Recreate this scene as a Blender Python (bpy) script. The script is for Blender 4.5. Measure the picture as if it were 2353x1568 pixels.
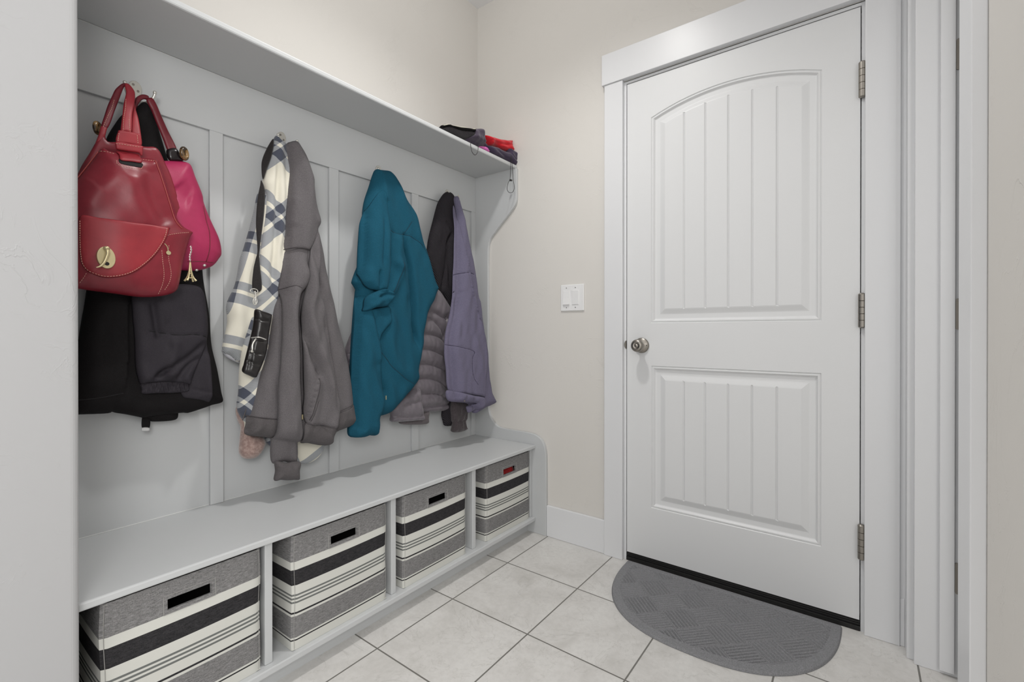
import bpy, bmesh, math, random
import numpy as np
from mathutils import Vector, Matrix
from mathutils.geometry import delaunay_2d_cdt

S = bpy.context.scene
for o in list(bpy.data.objects): bpy.data.objects.remove(o)
COL = S.collection
# ------------------------------------------------------------------ camera, world, lights, exposure
# world frame: x = 0 is the face of the panelled back of the bench unit, y = 0 the wall with the door, z = 0 the tiles
cd = bpy.data.cameras.new('camera'); cam = bpy.data.objects.new('camera', cd); COL.objects.link(cam)
cam.location = (1.667, -1.926, 0.992)
cam.rotation_euler = (math.radians(90 - .16), 0, math.radians(36.67))
cd.sensor_width = 36; cd.lens = 16.349; cd.shift_y = -17 / 2353; cd.clip_start = .02
S.camera = cam
w = bpy.data.worlds.new('world'); S.world = w; w.use_nodes = True
w.node_tree.nodes['Background'].inputs[0].default_value = (1.0, .99, .975, 1)
w.node_tree.nodes['Background'].inputs[1].default_value = 1.55
def light(name, loc, watts, r, col=(1, .97, .93)):
    d = bpy.data.lights.new(name, 'POINT'); d.energy = watts; d.shadow_soft_size = r; d.color = col
    o = bpy.data.objects.new(name, d); o.location = loc; COL.objects.link(o); return o
# recessed ceiling lamp of the little room: throws downwards only
d = bpy.data.lights.new('ceiling_lamp_light', 'SPOT'); d.energy = 68; d.shadow_soft_size = .06; d.color = (1, .985, .96); d.spot_size = math.radians(134); d.spot_blend = 1
o = bpy.data.objects.new('ceiling_lamp_light', d); o.location = (.86, -.84, 2.73); COL.objects.link(o)
light('ceiling_lamp_spill', (.86, -.84, 2.725), 5.5, .06)
# added fill light behind and to the right of the camera, no real lamp
d = bpy.data.lights.new('added_fill_light', 'POINT'); d.energy = 112; d.shadow_soft_size = .4; d.color = (1, .985, .965)
o = bpy.data.objects.new('added_fill_light', d); o.location = (2.6, -2.6, 1.7); COL.objects.link(o)
S.view_settings.view_transform = 'Standard'; S.view_settings.look = 'None'
S.view_settings.gamma = 1; S.view_settings.use_curve_mapping = False
S.view_settings.exposure = -0.14

# ------------------------------------------------------------------ helpers
def tag(o, label=None, cat=None, group=None, kind=None):
    if label: o['label'] = label
    if cat: o['category'] = cat
    if group: o['group'] = group
    if kind: o['kind'] = kind
    return o
def empty(name, loc, label, cat, group=None):
    o = bpy.data.objects.new(name, None); o.empty_display_size = .05; o.location = loc; COL.objects.link(o)
    o['org'] = list(loc)
    return tag(o, label, cat, group)
def org(p): return Vector(p['org']) if p else Vector((0, 0, 0))
def mk(name, verts, faces, mat, parent=None, loc=None, smooth=False, uv=None, bevel=0, mats=None, fm=None, label=None):
    """verts in world coordinates; re-based on the parent's (or own) origin"""
    L0 = org(parent) if parent else Vector(loc or (0, 0, 0))
    me = bpy.data.meshes.new(name)
    vv = np.asarray([tuple(v) for v in verts], float) - np.array(L0)
    me.from_pydata(vv.tolist(), [], [tuple(f) for f in faces])
    if uv is not None:
        l = me.uv_layers.new(name='UVMap'); uva = np.asarray(uv)
        idx = np.empty(len(me.loops), int); me.loops.foreach_get('vertex_index', idx)
        l.data.foreach_set('uv', uva[idx].astype(np.float32).ravel())
    for m in (mats or [mat]): me.materials.append(m)
    if fm is not None: me.polygons.foreach_set('material_index', np.array(fm, np.int32))
    if smooth: me.polygons.foreach_set('use_smooth', np.ones(len(me.polygons), bool))
    me.update()
    o = bpy.data.objects.new(name, me); COL.objects.link(o)
    if parent: o.parent = parent
    else: o.location = L0
    o['org'] = list(L0)
    if bevel:
        b = o.modifiers.new('bevel', 'BEVEL'); b.width = bevel; b.segments = 2; b.limit_method = 'ANGLE'; b.angle_limit = math.radians(40)
    if label: o['label'] = label
    return o
class MB:
    def __init__(s): s.v = []; s.f = []
    def box(s, a, b):
        x0, y0, z0 = [min(p, q) for p, q in zip(a, b)]; x1, y1, z1 = [max(p, q) for p, q in zip(a, b)]
        n = len(s.v); s.v += [(x, y, z) for x in (x0, x1) for y in (y0, y1) for z in (z0, z1)]
        s.f += [tuple(n + i for i in q) for q in ((0, 1, 3, 2), (4, 6, 7, 5), (0, 4, 5, 1), (2, 3, 7, 6), (0, 2, 6, 4), (1, 5, 7, 3))]; return s
    def prism(s, pts, axis, a, b):
        """pts 2-D outline (the other two axes in xyz order), extruded along axis from a to b"""
        n = len(s.v); k = len(pts)
        for t in (a, b):
            for p in pts:
                q = list(p); q.insert(axis, t); s.v.append(tuple(q))
        s.f += [tuple(range(n, n + k))[::-1], tuple(range(n + k, n + 2 * k))]
        s.f += [(n + i, n + (i + 1) % k, n + k + (i + 1) % k, n + k + i) for i in range(k)]; return s
    def tube(s, pts, r, n=8, closed=False, flat=None):
        pts = [Vector(p) for p in pts]; m = len(pts); rr = r if hasattr(r, '__len__') else [r] * m
        base = len(s.v); up = None
        for i, p in enumerate(pts):
            a = pts[(i - 1) % m] if (i > 0 or closed) else p; b = pts[(i + 1) % m] if (i < m - 1 or closed) else p
            t = (b - a).normalized()
            if up is None:
                up = Vector((0, 0, 1)) if abs(t.z) < .9 else Vector((1, 0, 0))
            u = (up - t * up.dot(t)).normalized(); v = t.cross(u); up = u
            for k in range(n):
                an = 2 * math.pi * k / n
                s.v.append(tuple(p + (u * math.cos(an) + v * math.sin(an) * (flat or 1)) * rr[i]))
        seg = m if closed else m - 1
        for i in range(seg):
            for k in range(n):
                a = base + i * n; b = base + ((i + 1) % m) * n
                s.f.append((a + k, a + (k + 1) % n, b + (k + 1) % n, b + k))
        if not closed:
            s.f += [tuple(range(base, base + n))[::-1], tuple(range(base + (m - 1) * n, base + m * n))]
        return s
    def lathe(s, prof, c, axis=(0, 0, 1), n=32):
        """prof: (radius, height) along axis from c"""
        ax = Vector(axis).normalized(); u = ax.orthogonal().normalized(); v = ax.cross(u); c = Vector(c); base = len(s.v)
        for r, h in prof:
            for k in range(n):
                an = 2 * math.pi * k / n
                s.v.append(tuple(c + ax * h + (u * math.cos(an) + v * math.sin(an)) * max(r, 1e-5)))
        for i in range(len(prof) - 1):
            for k in range(n):
                a = base + i * n; b = a + n
                s.f.append((a + k, a + (k + 1) % n, b + (k + 1) % n, b + k))
        s.f += [tuple(range(base, base + n))[::-1], tuple(range(base + (len(prof) - 1) * n, base + len(prof) * n))]; return s
    def build(s, name, mat, parent=None, loc=None, **k): return mk(name, s.v, s.f, mat, parent, loc, **k)

def cr(P, n=6, closed=True):
    """Catmull-Rom through P"""
    P = np.asarray(P, float); m = len(P); out = []
    rng = range(m) if closed else range(m - 1)
    for i in rng:
        if closed: p0, p1, p2, p3 = P[(i - 1) % m], P[i], P[(i + 1) % m], P[(i + 2) % m]
        else: p0, p1, p2, p3 = P[max(i - 1, 0)], P[i], P[i + 1], P[min(i + 2, m - 1)]
        for k in range(n):
            t = k / n
            out.append(.5 * (2 * p1 + (p2 - p0) * t + (2 * p0 - 5 * p1 + 4 * p2 - p3) * t * t + (3 * p1 - p0 - 3 * p2 + p3) * t ** 3))
    if not closed: out.append(P[-1])
    return np.array(out)
def resample(P, h, closed=True):
    Q = np.vstack([P, P[:1]]) if closed else P
    d = np.r_[0, np.cumsum(np.hypot(*np.diff(Q, axis=0).T))]; n = max(int(d[-1] / h), 4)
    t = np.linspace(0, d[-1], n + 1); t = t[:-1] if closed else t
    return np.c_[np.interp(t, d, Q[:, 0]), np.interp(t, d, Q[:, 1])]
def segdist(X, P, closed=True):
    """distance, signed side and arc fraction of the points X to the polyline P"""
    A = P; B = np.roll(P, -1, 0)
    if not closed: A, B = P[:-1], P[1:]
    best = np.full(len(X), 1e9); side = np.zeros(len(X)); fr = np.zeros(len(X)); n = len(A)
    for i in range(n):
        ab = B[i] - A[i]; L2 = ab @ ab + 1e-12; ax = X - A[i]
        t = np.clip((ax @ ab) / L2, 0, 1); dv = ax - t[:, None] * ab
        d = np.hypot(dv[:, 0], dv[:, 1]); m = d < best
        best[m] = d[m]; side[m] = np.sign(ab[0] * ax[m, 1] - ab[1] * ax[m, 0]); fr[m] = (i + t[m]) / n
    return best, side, fr
def inside(X, P):
    x, y = X[:, 0], X[:, 1]; c = np.zeros(len(X), bool); j = len(P) - 1
    for i in range(len(P)):
        xi, yi = P[i]; xj, yj = P[j]
        m = ((yi > y) != (yj > y)) & (x < (xj - xi) * (y - yi) / (yj - yi + 1e-15) + xi)
        c ^= m; j = i
    return c
def wob(X, seed, lam, amp, ang=0.0, asp=4.0):
    """soft drape undulation, long along the direction ang from vertical"""
    r = np.random.RandomState(seed); o = np.zeros(len(X))
    for i in range(5):
        a = ang + r.uniform(-.35, .35); l = lam * r.uniform(.7, 1.6)
        u = X[:, 0] * math.cos(a) + X[:, 1] * math.sin(a); v = -X[:, 0] * math.sin(a) + X[:, 1] * math.cos(a)
        o += np.sin(2 * math.pi * u / l + r.uniform(0, 6.3) + 1.3 * np.sin(2 * math.pi * v / (l * asp) + r.uniform(0, 6.3))) / 5
    return amp * o
def plane_x(pl, z):
    if not isinstance(pl, tuple): return np.full(len(z), float(pl))
    a = np.clip((z - pl[2]) / (pl[0] - pl[2]), 0, 1); return pl[3] + (pl[1] - pl[3]) * a
class Surf:
    """front surface of a hanging piece: x as a function of (y, z)"""
    def __init__(s, P, pl, T, R, folds, wobs, on=None, off=0.0, p=2.0, fade=0):
        s.fade = fade; s.zt = max(P[:, 1])
        s.P, s.pl, s.T, s.R, s.folds, s.wobs, s.on, s.off, s.p = P, pl, T, R, folds, wobs, on, off, p
    def prof(s, d): 
        q = np.clip(1 - d / s.R, 0, 1); return (1 - q ** s.p) ** (1 / s.p)
    def __call__(s, X, d=None):
        X = np.asarray(X, float)
        if d is None:
            d = segdist(X, s.P)[0]; d[~inside(X, s.P)] = 0
        fa = np.clip((s.zt - X[:, 1]) / s.fade, 0, 1) if s.fade else 1.0
        if s.fade: fa = .04 + .96 * fa * fa * (3 - 2 * fa)
        g = s.prof(d) * fa; x = s.on(X) + s.off * fa if s.on else plane_x(s.pl, X[:, 1])
        h = s.T * g
        for f in s.folds:
            kind, wd, am, pts = f[:4]; dd, sd, fr = segdist(X, pts, False)
            ends = np.clip(np.minimum(fr, 1 - fr) * 6 + .15, 0, 1)
            if kind == 'g': h = h + am * np.exp(-(dd / wd) ** 2) * g * ends
            elif kind == 'l': h = h + np.where(sd > 0, am * np.exp(-dd / wd), 0) * g * ends      # raised lip on the left of the line
            elif kind == 'r': h = h + np.where(sd < 0, am * np.exp(-dd / wd), 0) * g * ends
            elif kind == 'c': h = h - am * np.exp(-(dd / wd)) * g                                   # sharp seam
        for wb in s.wobs: h = h + wob(X, *wb) * g
        return x + h
def cloth(name, key, mat, parent, T, R, Tb=None, folds=(), wobs=(), h=.0055, on=None, off=0.0, uvf=None, loc=None, P=None, pl=None, sm=6, p=2.0, label=None, fade=0):
    pl0, pts = (pl, P) if P is not None else OUT[key]
    pl0 = pl0 if pl is None else pl
    Pd = resample(cr(pts, sm), h)
    fl = [(f[0], f[1], f[2], resample(cr(LIN[f[3]], 5, False), .01, False)) for f in folds]
    sf = Surf(Pd, pl0, T, R, fl, list(wobs), on, off, p, fade)
    lo, hi = Pd.min(0), Pd.max(0); gx = np.arange(lo[0], hi[0], h); gz = np.arange(lo[1], hi[1], h * .866)
    G = np.array([(x + (h / 2 if j % 2 else 0), z) for j, z in enumerate(gz) for x in gx]) if len(gx) and len(gz) else np.zeros((0, 2))
    if len(G):
        G = G[inside(G, Pd)]; dG = segdist(G, Pd)[0]; G = G[dG > h * 1.75]
    # two rings that follow the outline keep the rim smooth
    tg = np.roll(Pd, -1, 0) - np.roll(Pd, 1, 0); tg /= np.hypot(*tg.T)[:, None] + 1e-9; ar = np.sum(Pd[:, 0] * np.roll(Pd[:, 1], -1) - np.roll(Pd[:, 0], -1) * Pd[:, 1])
    nr = np.c_[-tg[:, 1], tg[:, 0]] * (1 if ar > 0 else -1)
    for e in (.32, 1.05):
        Q = Pd + nr * e * h; Q = Q[inside(Q, Pd)]; Q = Q[segdist(Q, Pd)[0] > e * h * .85]
        G = np.vstack([G, Q])
    nb = len(Pd); allp = [Vector(q) for q in np.vstack([Pd, G])]
    vo, _, fo, ov, _, _ = delaunay_2d_cdt(allp, [], [list(range(nb))], 1, 1e-6)
    V = np.array([tuple(q) for q in vo]); d = segdist(V, Pd)[0]
    bd = d < h * .08
    d[bd] = 0
    fa = np.clip((sf.zt - V[:, 1]) / fade, 0, 1) if fade else 1.0
    xf = sf(V, d); base = (on(V) + off * fa if on else plane_x(pl0, V[:, 1]))
    tb = T if Tb is None else Tb
    q = np.clip(1 - d / R, 0, 1); xb = base - tb * (1 - q ** p) ** (1 / p)
    if on: xb = base - tb * np.minimum(d / (h * 1.2), 1)
    n = len(V); bmap = {}; verts = [(xf[i], V[i, 0], V[i, 1]) for i in range(n)]
    for i in range(n):
        if bd[i]: bmap[i] = i
        else: bmap[i] = len(verts); verts.append((xb[i], V[i, 0], V[i, 1]))
    faces = []
    for f in fo:
        a = V[f[0]]; b = V[f[1]]; c = V[f[2]]
        f = list(f)
        if (b[0] - a[0]) * (c[1] - a[1]) - (b[1] - a[1]) * (c[0] - a[0]) < 0: f = f[::-1]
        faces.append(tuple(f))
        g = tuple(bmap[i] for i in f[::-1])
        if len(set(g)) == 3 and set(g) != set(f): faces.append(g)
    va = np.array(verts); uv = (uvf(va[:, 1], va[:, 2]) if uvf else np.c_[va[:, 1], va[:, 2]])
    o = mk(name, verts, faces, mat, parent, loc, smooth=True, uv=uv, label=label)
    o_s[name + key] = sf
    return o, sf
o_s = {}
def stitch(name, lines, sf, mat, parent, dash=.0034, gap=.0022, r=.0005, lift=.0005):
    m = MB()
    for ln in lines:
        P = resample(cr(LIN[ln], 6, False), .0015, False); d = np.r_[0, np.cumsum(np.hypot(*np.diff(P, axis=0).T))]
        t = 0
        while t + dash < d[-1]:
            tt = np.linspace(t, t + dash, 3); q = np.c_[np.interp(tt, d, P[:, 0]), np.interp(tt, d, P[:, 1])]
            x = sf(q) + lift; m.tube([(x[i], q[i, 0], q[i, 1]) for i in range(3)], r, 5); t += dash + gap
    return m.build(name, mat, parent, smooth=True)
def seam(lines, sf, mat, parent, r=.0014, lift=.0010):  # seam line as a tube; its groove shade is put into the darker colour
    for ln in lines: MB().tube(cordline(ln, sf, 1, lift), r, 6).build('seam', mat, parent, smooth=True)
def cordline(ln, sf, r, lift=0, n=8, step=.004):
    """tube points along a traced line lying on a surface (or on its own plane)"""
    P = resample(cr(LIN[ln], 6, False), step, False); x = sf(P) + lift if callable(sf) else np.full(len(P), sf)
    return [(x[i], P[i, 0], P[i, 1]) for i in range(len(P))]

# ------------------------------------------------------------------ materials
def srgb(r, g, b): return tuple((c / 255 / 12.92 if c / 255 <= .04045 else ((c / 255 + .055) / 1.055) ** 2.4) for c in (r, g, b)) + (1,)
class NT:
    def __init__(s, name, rough=.6, spec=.5, metal=0.0, coat=0):
        s.m = bpy.data.materials.new(name); s.m.use_nodes = True; s.t = s.m.node_tree; s.n = s.t.nodes; s.b = s.n['Principled BSDF']
        s.b.inputs['Roughness'].default_value = rough; s.b.inputs['Metallic'].default_value = metal
        s.b.inputs['Specular IOR Level'].default_value = spec; s.b.inputs['Coat Weight'].default_value = coat
    def new(s, t, **k):
        n = s.n.new(t)
        for a, v in k.items():
            if a.startswith('_'): n.inputs[a[1:].replace('_', ' ')].default_value = v
            else: setattr(n, a, v)
        return n
    def link(s, a, b): s.t.links.new(a, b)
    def coord(s, kind='Object', scale=(1, 1, 1), rot=(0, 0, 0), loc=(0, 0, 0)):
        c = s.new('ShaderNodeTexCoord'); m = s.new('ShaderNodeMapping'); m.inputs['Scale'].default_value = scale; m.inputs['Rotation'].default_value = rot; m.inputs['Location'].default_value = loc
        s.link(c.outputs[kind], m.inputs[0]); return m.outputs[0]
    def noise(s, co, sc, det=4, rough=.5, dist=0):
        n = s.new('ShaderNodeTexNoise'); n.inputs['Scale'].default_value = sc; n.inputs['Detail'].default_value = det; n.inputs['Roughness'].default_value = rough; n.inputs['Distortion'].default_value = dist
        s.link(co, n.inputs['Vector']); return n.outputs['Fac']
    def ramp(s, fac, stops, interp='LINEAR'):
        r = s.new('ShaderNodeValToRGB'); r.color_ramp.interpolation = interp; e = r.color_ramp.elements
        while len(e) < len(stops): e.new(.5)
        for i, (p, c) in enumerate(stops): e[i].position = p; e[i].color = c if hasattr(c, '__len__') else (c, c, c, 1)
        s.link(fac, r.inputs[0]); return r.outputs[0]
    def math(s, op, a, b=None, c=None):
        n = s.new('ShaderNodeMath'); n.operation = op
        for i, v in enumerate((a, b, c)):
            if v is None: continue
            if hasattr(v, 'default_value') or hasattr(v, 'links'): s.link(v, n.inputs[i])
            else: n.inputs[i].default_value = v
        return n.outputs[0]
    def mix(s, f, a, b, mode='MIX'):
        n = s.new('ShaderNodeMix'); n.data_type = 'RGBA'; n.blend_type = mode
        for i, v in ((0, f), (6, a), (7, b)):
            if hasattr(v, 'links'): s.link(v, n.inputs[i])
            else: n.inputs[i].default_value = v
        return n.outputs[2]
    def color(s, c):
        if hasattr(c, 'links'): s.link(c, s.b.inputs['Base Color'])
        else: s.b.inputs['Base Color'].default_value = c
        return s
    def bump(s, h, strength=.3, dist=.002, prev=None):
        n = s.new('ShaderNodeBump'); n.inputs['Strength'].default_value = strength; n.inputs['Distance'].default_value = dist
        s.link(h, n.inputs['Height'])
        if prev is not None: s.link(prev, n.inputs['Normal'])
        s.link(n.outputs[0], s.b.inputs['Normal']); return n.outputs[0]
def plain(name, c, rough=.5, metal=0, spec=.5, coat=0):
    return NT(name, rough, spec, metal, coat).color(c).m
def wall_paint(name, c):
    t = NT(name, .62, .35); co = t.coord(scale=(1, 1, 1)); t.color(c)
    # hand-trowelled plaster: thin broken ridges in patches
    n1 = t.noise(co, 5.5, 5, .55, 1.6); ridge = t.ramp(n1, [(.485, 0.0), (.5, 1.0), (.503, 1.0), (.506, 0.0)])
    mask = t.ramp(t.noise(co, 3.1, 3, .6), [(.50, 0.0), (.62, 1.0)])
    n2 = t.noise(co, 26, 4, .6, 1.0); r2 = t.ramp(n2, [(.50, 0.0), (.56, .6), (.565, 0.0)]); mask2 = t.ramp(t.noise(co, 6.3, 4, .7), [(.55, 0.0), (.66, 1.0)])
    h = t.math('ADD', t.math('MULTIPLY', ridge, mask), t.math('MULTIPLY', r2, mask2))
    b = t.bump(t.noise(co, 60, 3, .6), .06, .001); t.bump(h, .34, .0018, b); return t.m
def fabric(name, c, c2=None, rough=.9, sc=900, bs=.25, fleck=260, lo=.42, hi=.62, sheen=.25):
    t = NT(name, rough, .15); co = t.coord()
    if c2: t.color(t.mix(t.ramp(t.noise(co, fleck, 3, .7), [(lo, 0.0), (hi, 1.0)]), c, c2))
    else: t.color(c)
    t.b.inputs['Sheen Weight'].default_value = sheen; t.b.inputs['Sheen Roughness'].default_value = .5
    b = t.bump(t.noise(co, sc, 2, .6), bs, .0006); t.bump(t.noise(co, 38, 3, .5), .12, .004, b); return t.m
OUT = {
 'bag_back': ((1.72,0.1,1.2,0.12),[(-1.5974,1.5207),(-1.6009,1.4947),(-1.6108,1.47),(-1.619,1.4482),(-1.6399,1.3958),(-1.651,1.343),(-1.644,1.2811),(-1.6365,1.2535),(-1.5192,1.2748),(-1.4431,1.2934),(-1.4124,1.3135),(-1.4144,1.3228),(-1.434,1.3711),(-1.4339,1.3823),(-1.4472,1.4335),(-1.4586,1.461),(-1.4784,1.5017),(-1.5102,1.4972),(-1.5625,1.4913),(-1.5862,1.4867),(-1.5908,1.5176)]),
 'bag_body': ((1.72,0.13,1.15,0.15),[(-1.6042,1.4535),(-1.5896,1.4517),(-1.5697,1.4526),(-1.5247,1.4554),(-1.49,1.4603),(-1.4791,1.4327),(-1.4627,1.3704),(-1.4534,1.3385),(-1.444,1.3068),(-1.4283,1.2875),(-1.4071,1.2771),(-1.4092,1.2684),(-1.4145,1.2569),(-1.4252,1.2152),(-1.4337,1.179),(-1.4421,1.1247),(-1.452,1.1032),(-1.4826,1.0902),(-1.5282,1.0847),(-1.5795,1.0901),(-1.6443,1.0969),(-1.6637,1.1025),(-1.6724,1.1315),(-1.6751,1.171),(-1.6717,1.2312),(-1.6682,1.312),(-1.656,1.3513),(-1.6454,1.3718),(-1.6251,1.4125)]),
 'bag_flap': ((1.72,0.13,1.15,0.185),[(-1.651,1.2686),(-1.6163,1.2704),(-1.5512,1.2704),(-1.4769,1.2732),(-1.4753,1.2662),(-1.4845,1.2375),(-1.504,1.1989),(-1.5281,1.1673),(-1.5544,1.1429),(-1.5809,1.1298),(-1.6066,1.1253),(-1.6267,1.1305),(-1.6403,1.1391),(-1.6491,1.1551),(-1.6522,1.1787),(-1.6525,1.2106)]),
 'bag_slot': ((1.72,0.13,1.15,0.185),[(-1.5775,1.4269),(-1.5741,1.4305),(-1.5539,1.4318),(-1.5331,1.434),(-1.5264,1.4322),(-1.5277,1.4245),(-1.5334,1.4197),(-1.5542,1.4168),(-1.5728,1.4164),(-1.5773,1.4194)]),
 'bag_tab': ((1.72,0.13,1.15,0.185),[(-1.5734,1.4584),(-1.5279,1.4619),(-1.5288,1.4482),(-1.5296,1.4335),(-1.5522,1.429),(-1.5742,1.4257),(-1.5745,1.4407)]),
 'bag_band': ((1.72,0.13,1.15,0.185),[(-1.5776,1.4776),(-1.5526,1.4816),(-1.5229,1.4841),(-1.5221,1.475),(-1.5236,1.4588),(-1.528,1.4578),(-1.5305,1.4633),(-1.5531,1.4605),(-1.5751,1.4583),(-1.5782,1.4644)]),
 'bag_keeper': ((1.72,0.13,1.15,0.185),[(-1.5722,1.5066),(-1.5688,1.5111),(-1.5518,1.5139),(-1.53,1.516),(-1.5252,1.5143),(-1.5243,1.4855),(-1.5492,1.4816),(-1.5762,1.478)]),
 'bag_strap_r': ((1.72,0.07,1.5,0.13),[(-1.5438,1.6608),(-1.5357,1.6629),(-1.5274,1.6532),(-1.5232,1.6403),(-1.5263,1.612),(-1.534,1.5725),(-1.5392,1.5228),(-1.5508,1.5184),(-1.5617,1.5156),(-1.5595,1.5386),(-1.5556,1.5637),(-1.5508,1.5967),(-1.543,1.6339),(-1.5442,1.6479)]),
 'bag_strap_r2': ((1.72,0.06,1.5,0.12),[(-1.5242,1.6235),(-1.5217,1.5951),(-1.5181,1.5697),(-1.5162,1.5341),(-1.5167,1.5146),(-1.5274,1.5155),(-1.5375,1.5238),(-1.5321,1.5763),(-1.5272,1.6075)]),
 'bag_strap_l': ((1.72,0.07,1.5,0.11),[(-1.5388,1.6632),(-1.5451,1.6628),(-1.5525,1.6547),(-1.5637,1.6367),(-1.5715,1.6147),(-1.5812,1.5853),(-1.5891,1.5547),(-1.597,1.5223),(-1.5931,1.517),(-1.5856,1.5187),(-1.5782,1.5362),(-1.5682,1.5722),(-1.5581,1.6064),(-1.5478,1.6414),(-1.5438,1.6527),(-1.5392,1.6547)]),
 'bag_strap_l2': ((1.72,0.07,1.5,0.11),[(-1.597,1.5223),(-1.6028,1.498),(-1.6109,1.4677),(-1.6174,1.4467),(-1.611,1.4529),(-1.6029,1.4661),(-1.593,1.4853),(-1.5867,1.5126),(-1.5855,1.5221)]),
 'pink_body': ((1.7,0.06,1.1,0.085),[(-1.4876,1.4706),(-1.4523,1.4835),(-1.4238,1.492),(-1.4029,1.4957),(-1.3859,1.4895),(-1.3735,1.4541),(-1.3566,1.4078),(-1.3526,1.3816),(-1.3353,1.3342),(-1.3132,1.2815),(-1.3069,1.2383),(-1.3143,1.2192),(-1.3332,1.1938),(-1.3692,1.1772),(-1.4036,1.1735),(-1.4626,1.172),(-1.4913,1.1897),(-1.5093,1.2451),(-1.5176,1.3126),(-1.5112,1.3832),(-1.507,1.4207)]),
 'pink_strap_r': ((1.7,0.05,1.4,0.085),[(-1.4862,1.6538),(-1.4745,1.6587),(-1.4652,1.6441),(-1.4553,1.616),(-1.4407,1.5769),(-1.4201,1.5267),(-1.4289,1.5115),(-1.443,1.5144),(-1.4538,1.5476),(-1.4681,1.589),(-1.4787,1.6216),(-1.4885,1.6443)]),
 'pink_strap_l': ((1.7,0.05,1.4,0.08),[(-1.482,1.6606),(-1.4944,1.6615),(-1.5059,1.653),(-1.5157,1.637),(-1.5219,1.6096),(-1.5244,1.5851),(-1.5172,1.5807),(-1.5128,1.6085),(-1.5046,1.6332),(-1.4948,1.6468),(-1.4852,1.6496)]),
 'pink_tab': ((1.7,0.06,1.3,0.09),[(-1.4446,1.5182),(-1.423,1.5276),(-1.4092,1.5023),(-1.4051,1.496),(-1.424,1.4884),(-1.4404,1.4867),(-1.4471,1.5004)]),
 'bj_body': ((1.68,0.03,0.75,0.05),[(-1.4902,1.6478),(-1.4795,1.6448),(-1.4689,1.6285),(-1.4611,1.6096),(-1.4494,1.5651),(-1.4376,1.5201),(-1.4317,1.4973),(-1.4175,1.4519),(-1.3805,1.4197),(-1.3607,1.3175),(-1.3475,1.2123),(-1.3422,1.1455),(-1.3284,1.0467),(-1.3226,0.9498),(-1.3069,0.873),(-1.2965,0.8047),(-1.2926,0.772),(-1.3244,0.7646),(-1.3512,0.7573),(-1.3873,0.7492),(-1.4023,0.7519),(-1.4737,0.7534),(-1.4984,0.7529),(-1.5393,0.7695),(-1.5641,0.7782),(-1.5723,0.7741),(-1.6287,0.779),(-1.6453,0.7831),(-1.6392,0.8946),(-1.6274,0.9998),(-1.6194,1.0582),(-1.6144,1.1018),(-1.6093,1.1482),(-1.6033,1.2268),(-1.5917,1.3915),(-1.5874,1.4399),(-1.5715,1.5146),(-1.5518,1.5647),(-1.5372,1.5931),(-1.5187,1.6141),(-1.5017,1.6325)]),
 'bj_under': ((1.68,0.02,0.75,0.03),[(-1.5597,0.7823),(-1.4679,0.7982),(-1.4007,0.7759),(-1.4046,0.753),(-1.4133,0.7304),(-1.4682,0.7336),(-1.4762,0.7405),(-1.4932,0.7486),(-1.5303,0.7635),(-1.5556,0.7724)]),
 'bj_sleeve': ((1.68,0.05,0.75,0.085),[(-1.5271,1.1118),(-1.4789,1.1265),(-1.396,1.1333),(-1.3581,1.1187),(-1.3474,1.0543),(-1.3472,0.9775),(-1.361,0.9307),(-1.3795,0.8851),(-1.39,0.8541),(-1.3965,0.8375),(-1.4244,0.8456),(-1.4596,0.8509),(-1.4934,0.8516),(-1.512,0.8492),(-1.5182,0.8671),(-1.5231,0.9019),(-1.5263,0.9949),(-1.5289,1.0479)]),
 'bj_cuff': ((1.68,0.05,0.75,0.085),[(-1.5126,0.8501),(-1.4934,0.8522),(-1.4596,0.852),(-1.4244,0.847),(-1.4002,0.8392),(-1.3974,0.829),(-1.4005,0.8193),(-1.4367,0.8174),(-1.4737,0.8212),(-1.5079,0.8235),(-1.511,0.8371)]),
 'bj_strap': ((1.68,0.05,0.75,0.03),[(-1.4916,0.7539),(-1.4755,0.7516),(-1.476,0.7153),(-1.4932,0.7181)]),
 'bj_tag': ((1.68,0.05,0.75,0.031),[(-1.4928,0.7204),(-1.4767,0.7177),(-1.4772,0.7086),(-1.4944,0.711)]),
 'bj_hemr': ((1.68,0.05,0.75,0.085),[(-1.4103,0.9951),(-1.3498,0.9834),(-1.3444,0.9538),(-1.3409,0.9063),(-1.3387,0.8471),(-1.3374,0.7908),(-1.3437,0.7791),(-1.3631,0.7879),(-1.3884,0.7945),(-1.4069,0.7995),(-1.4153,0.8109),(-1.4243,0.8541),(-1.4232,0.9385)]),
 'pl_left': ((1.7,0.03,0.6,0.06),[(-1.1439,1.5566),(-1.1581,1.5206),(-1.1684,1.478),(-1.1794,1.4555),(-1.1903,1.4018),(-1.2042,1.3443),(-1.2235,1.2733),(-1.2366,1.2312),(-1.2519,1.1497),(-1.2788,1.081),(-1.277,1.023),(-1.293,0.9376),(-1.2712,0.9174),(-1.2447,0.8965),(-1.2321,0.9438),(-1.2106,0.9918),(-1.1827,1.0328),(-1.1574,1.1166),(-1.1407,1.2353),(-1.1224,1.3999)]),
 'pl_cuff': ((1.7,0.03,0.6,0.05),[(-1.291,0.9366),(-1.2683,0.921),(-1.2405,0.898),(-1.2406,0.8912),(-1.2575,0.8989),(-1.2791,0.9136),(-1.2911,0.9316)]),
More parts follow.
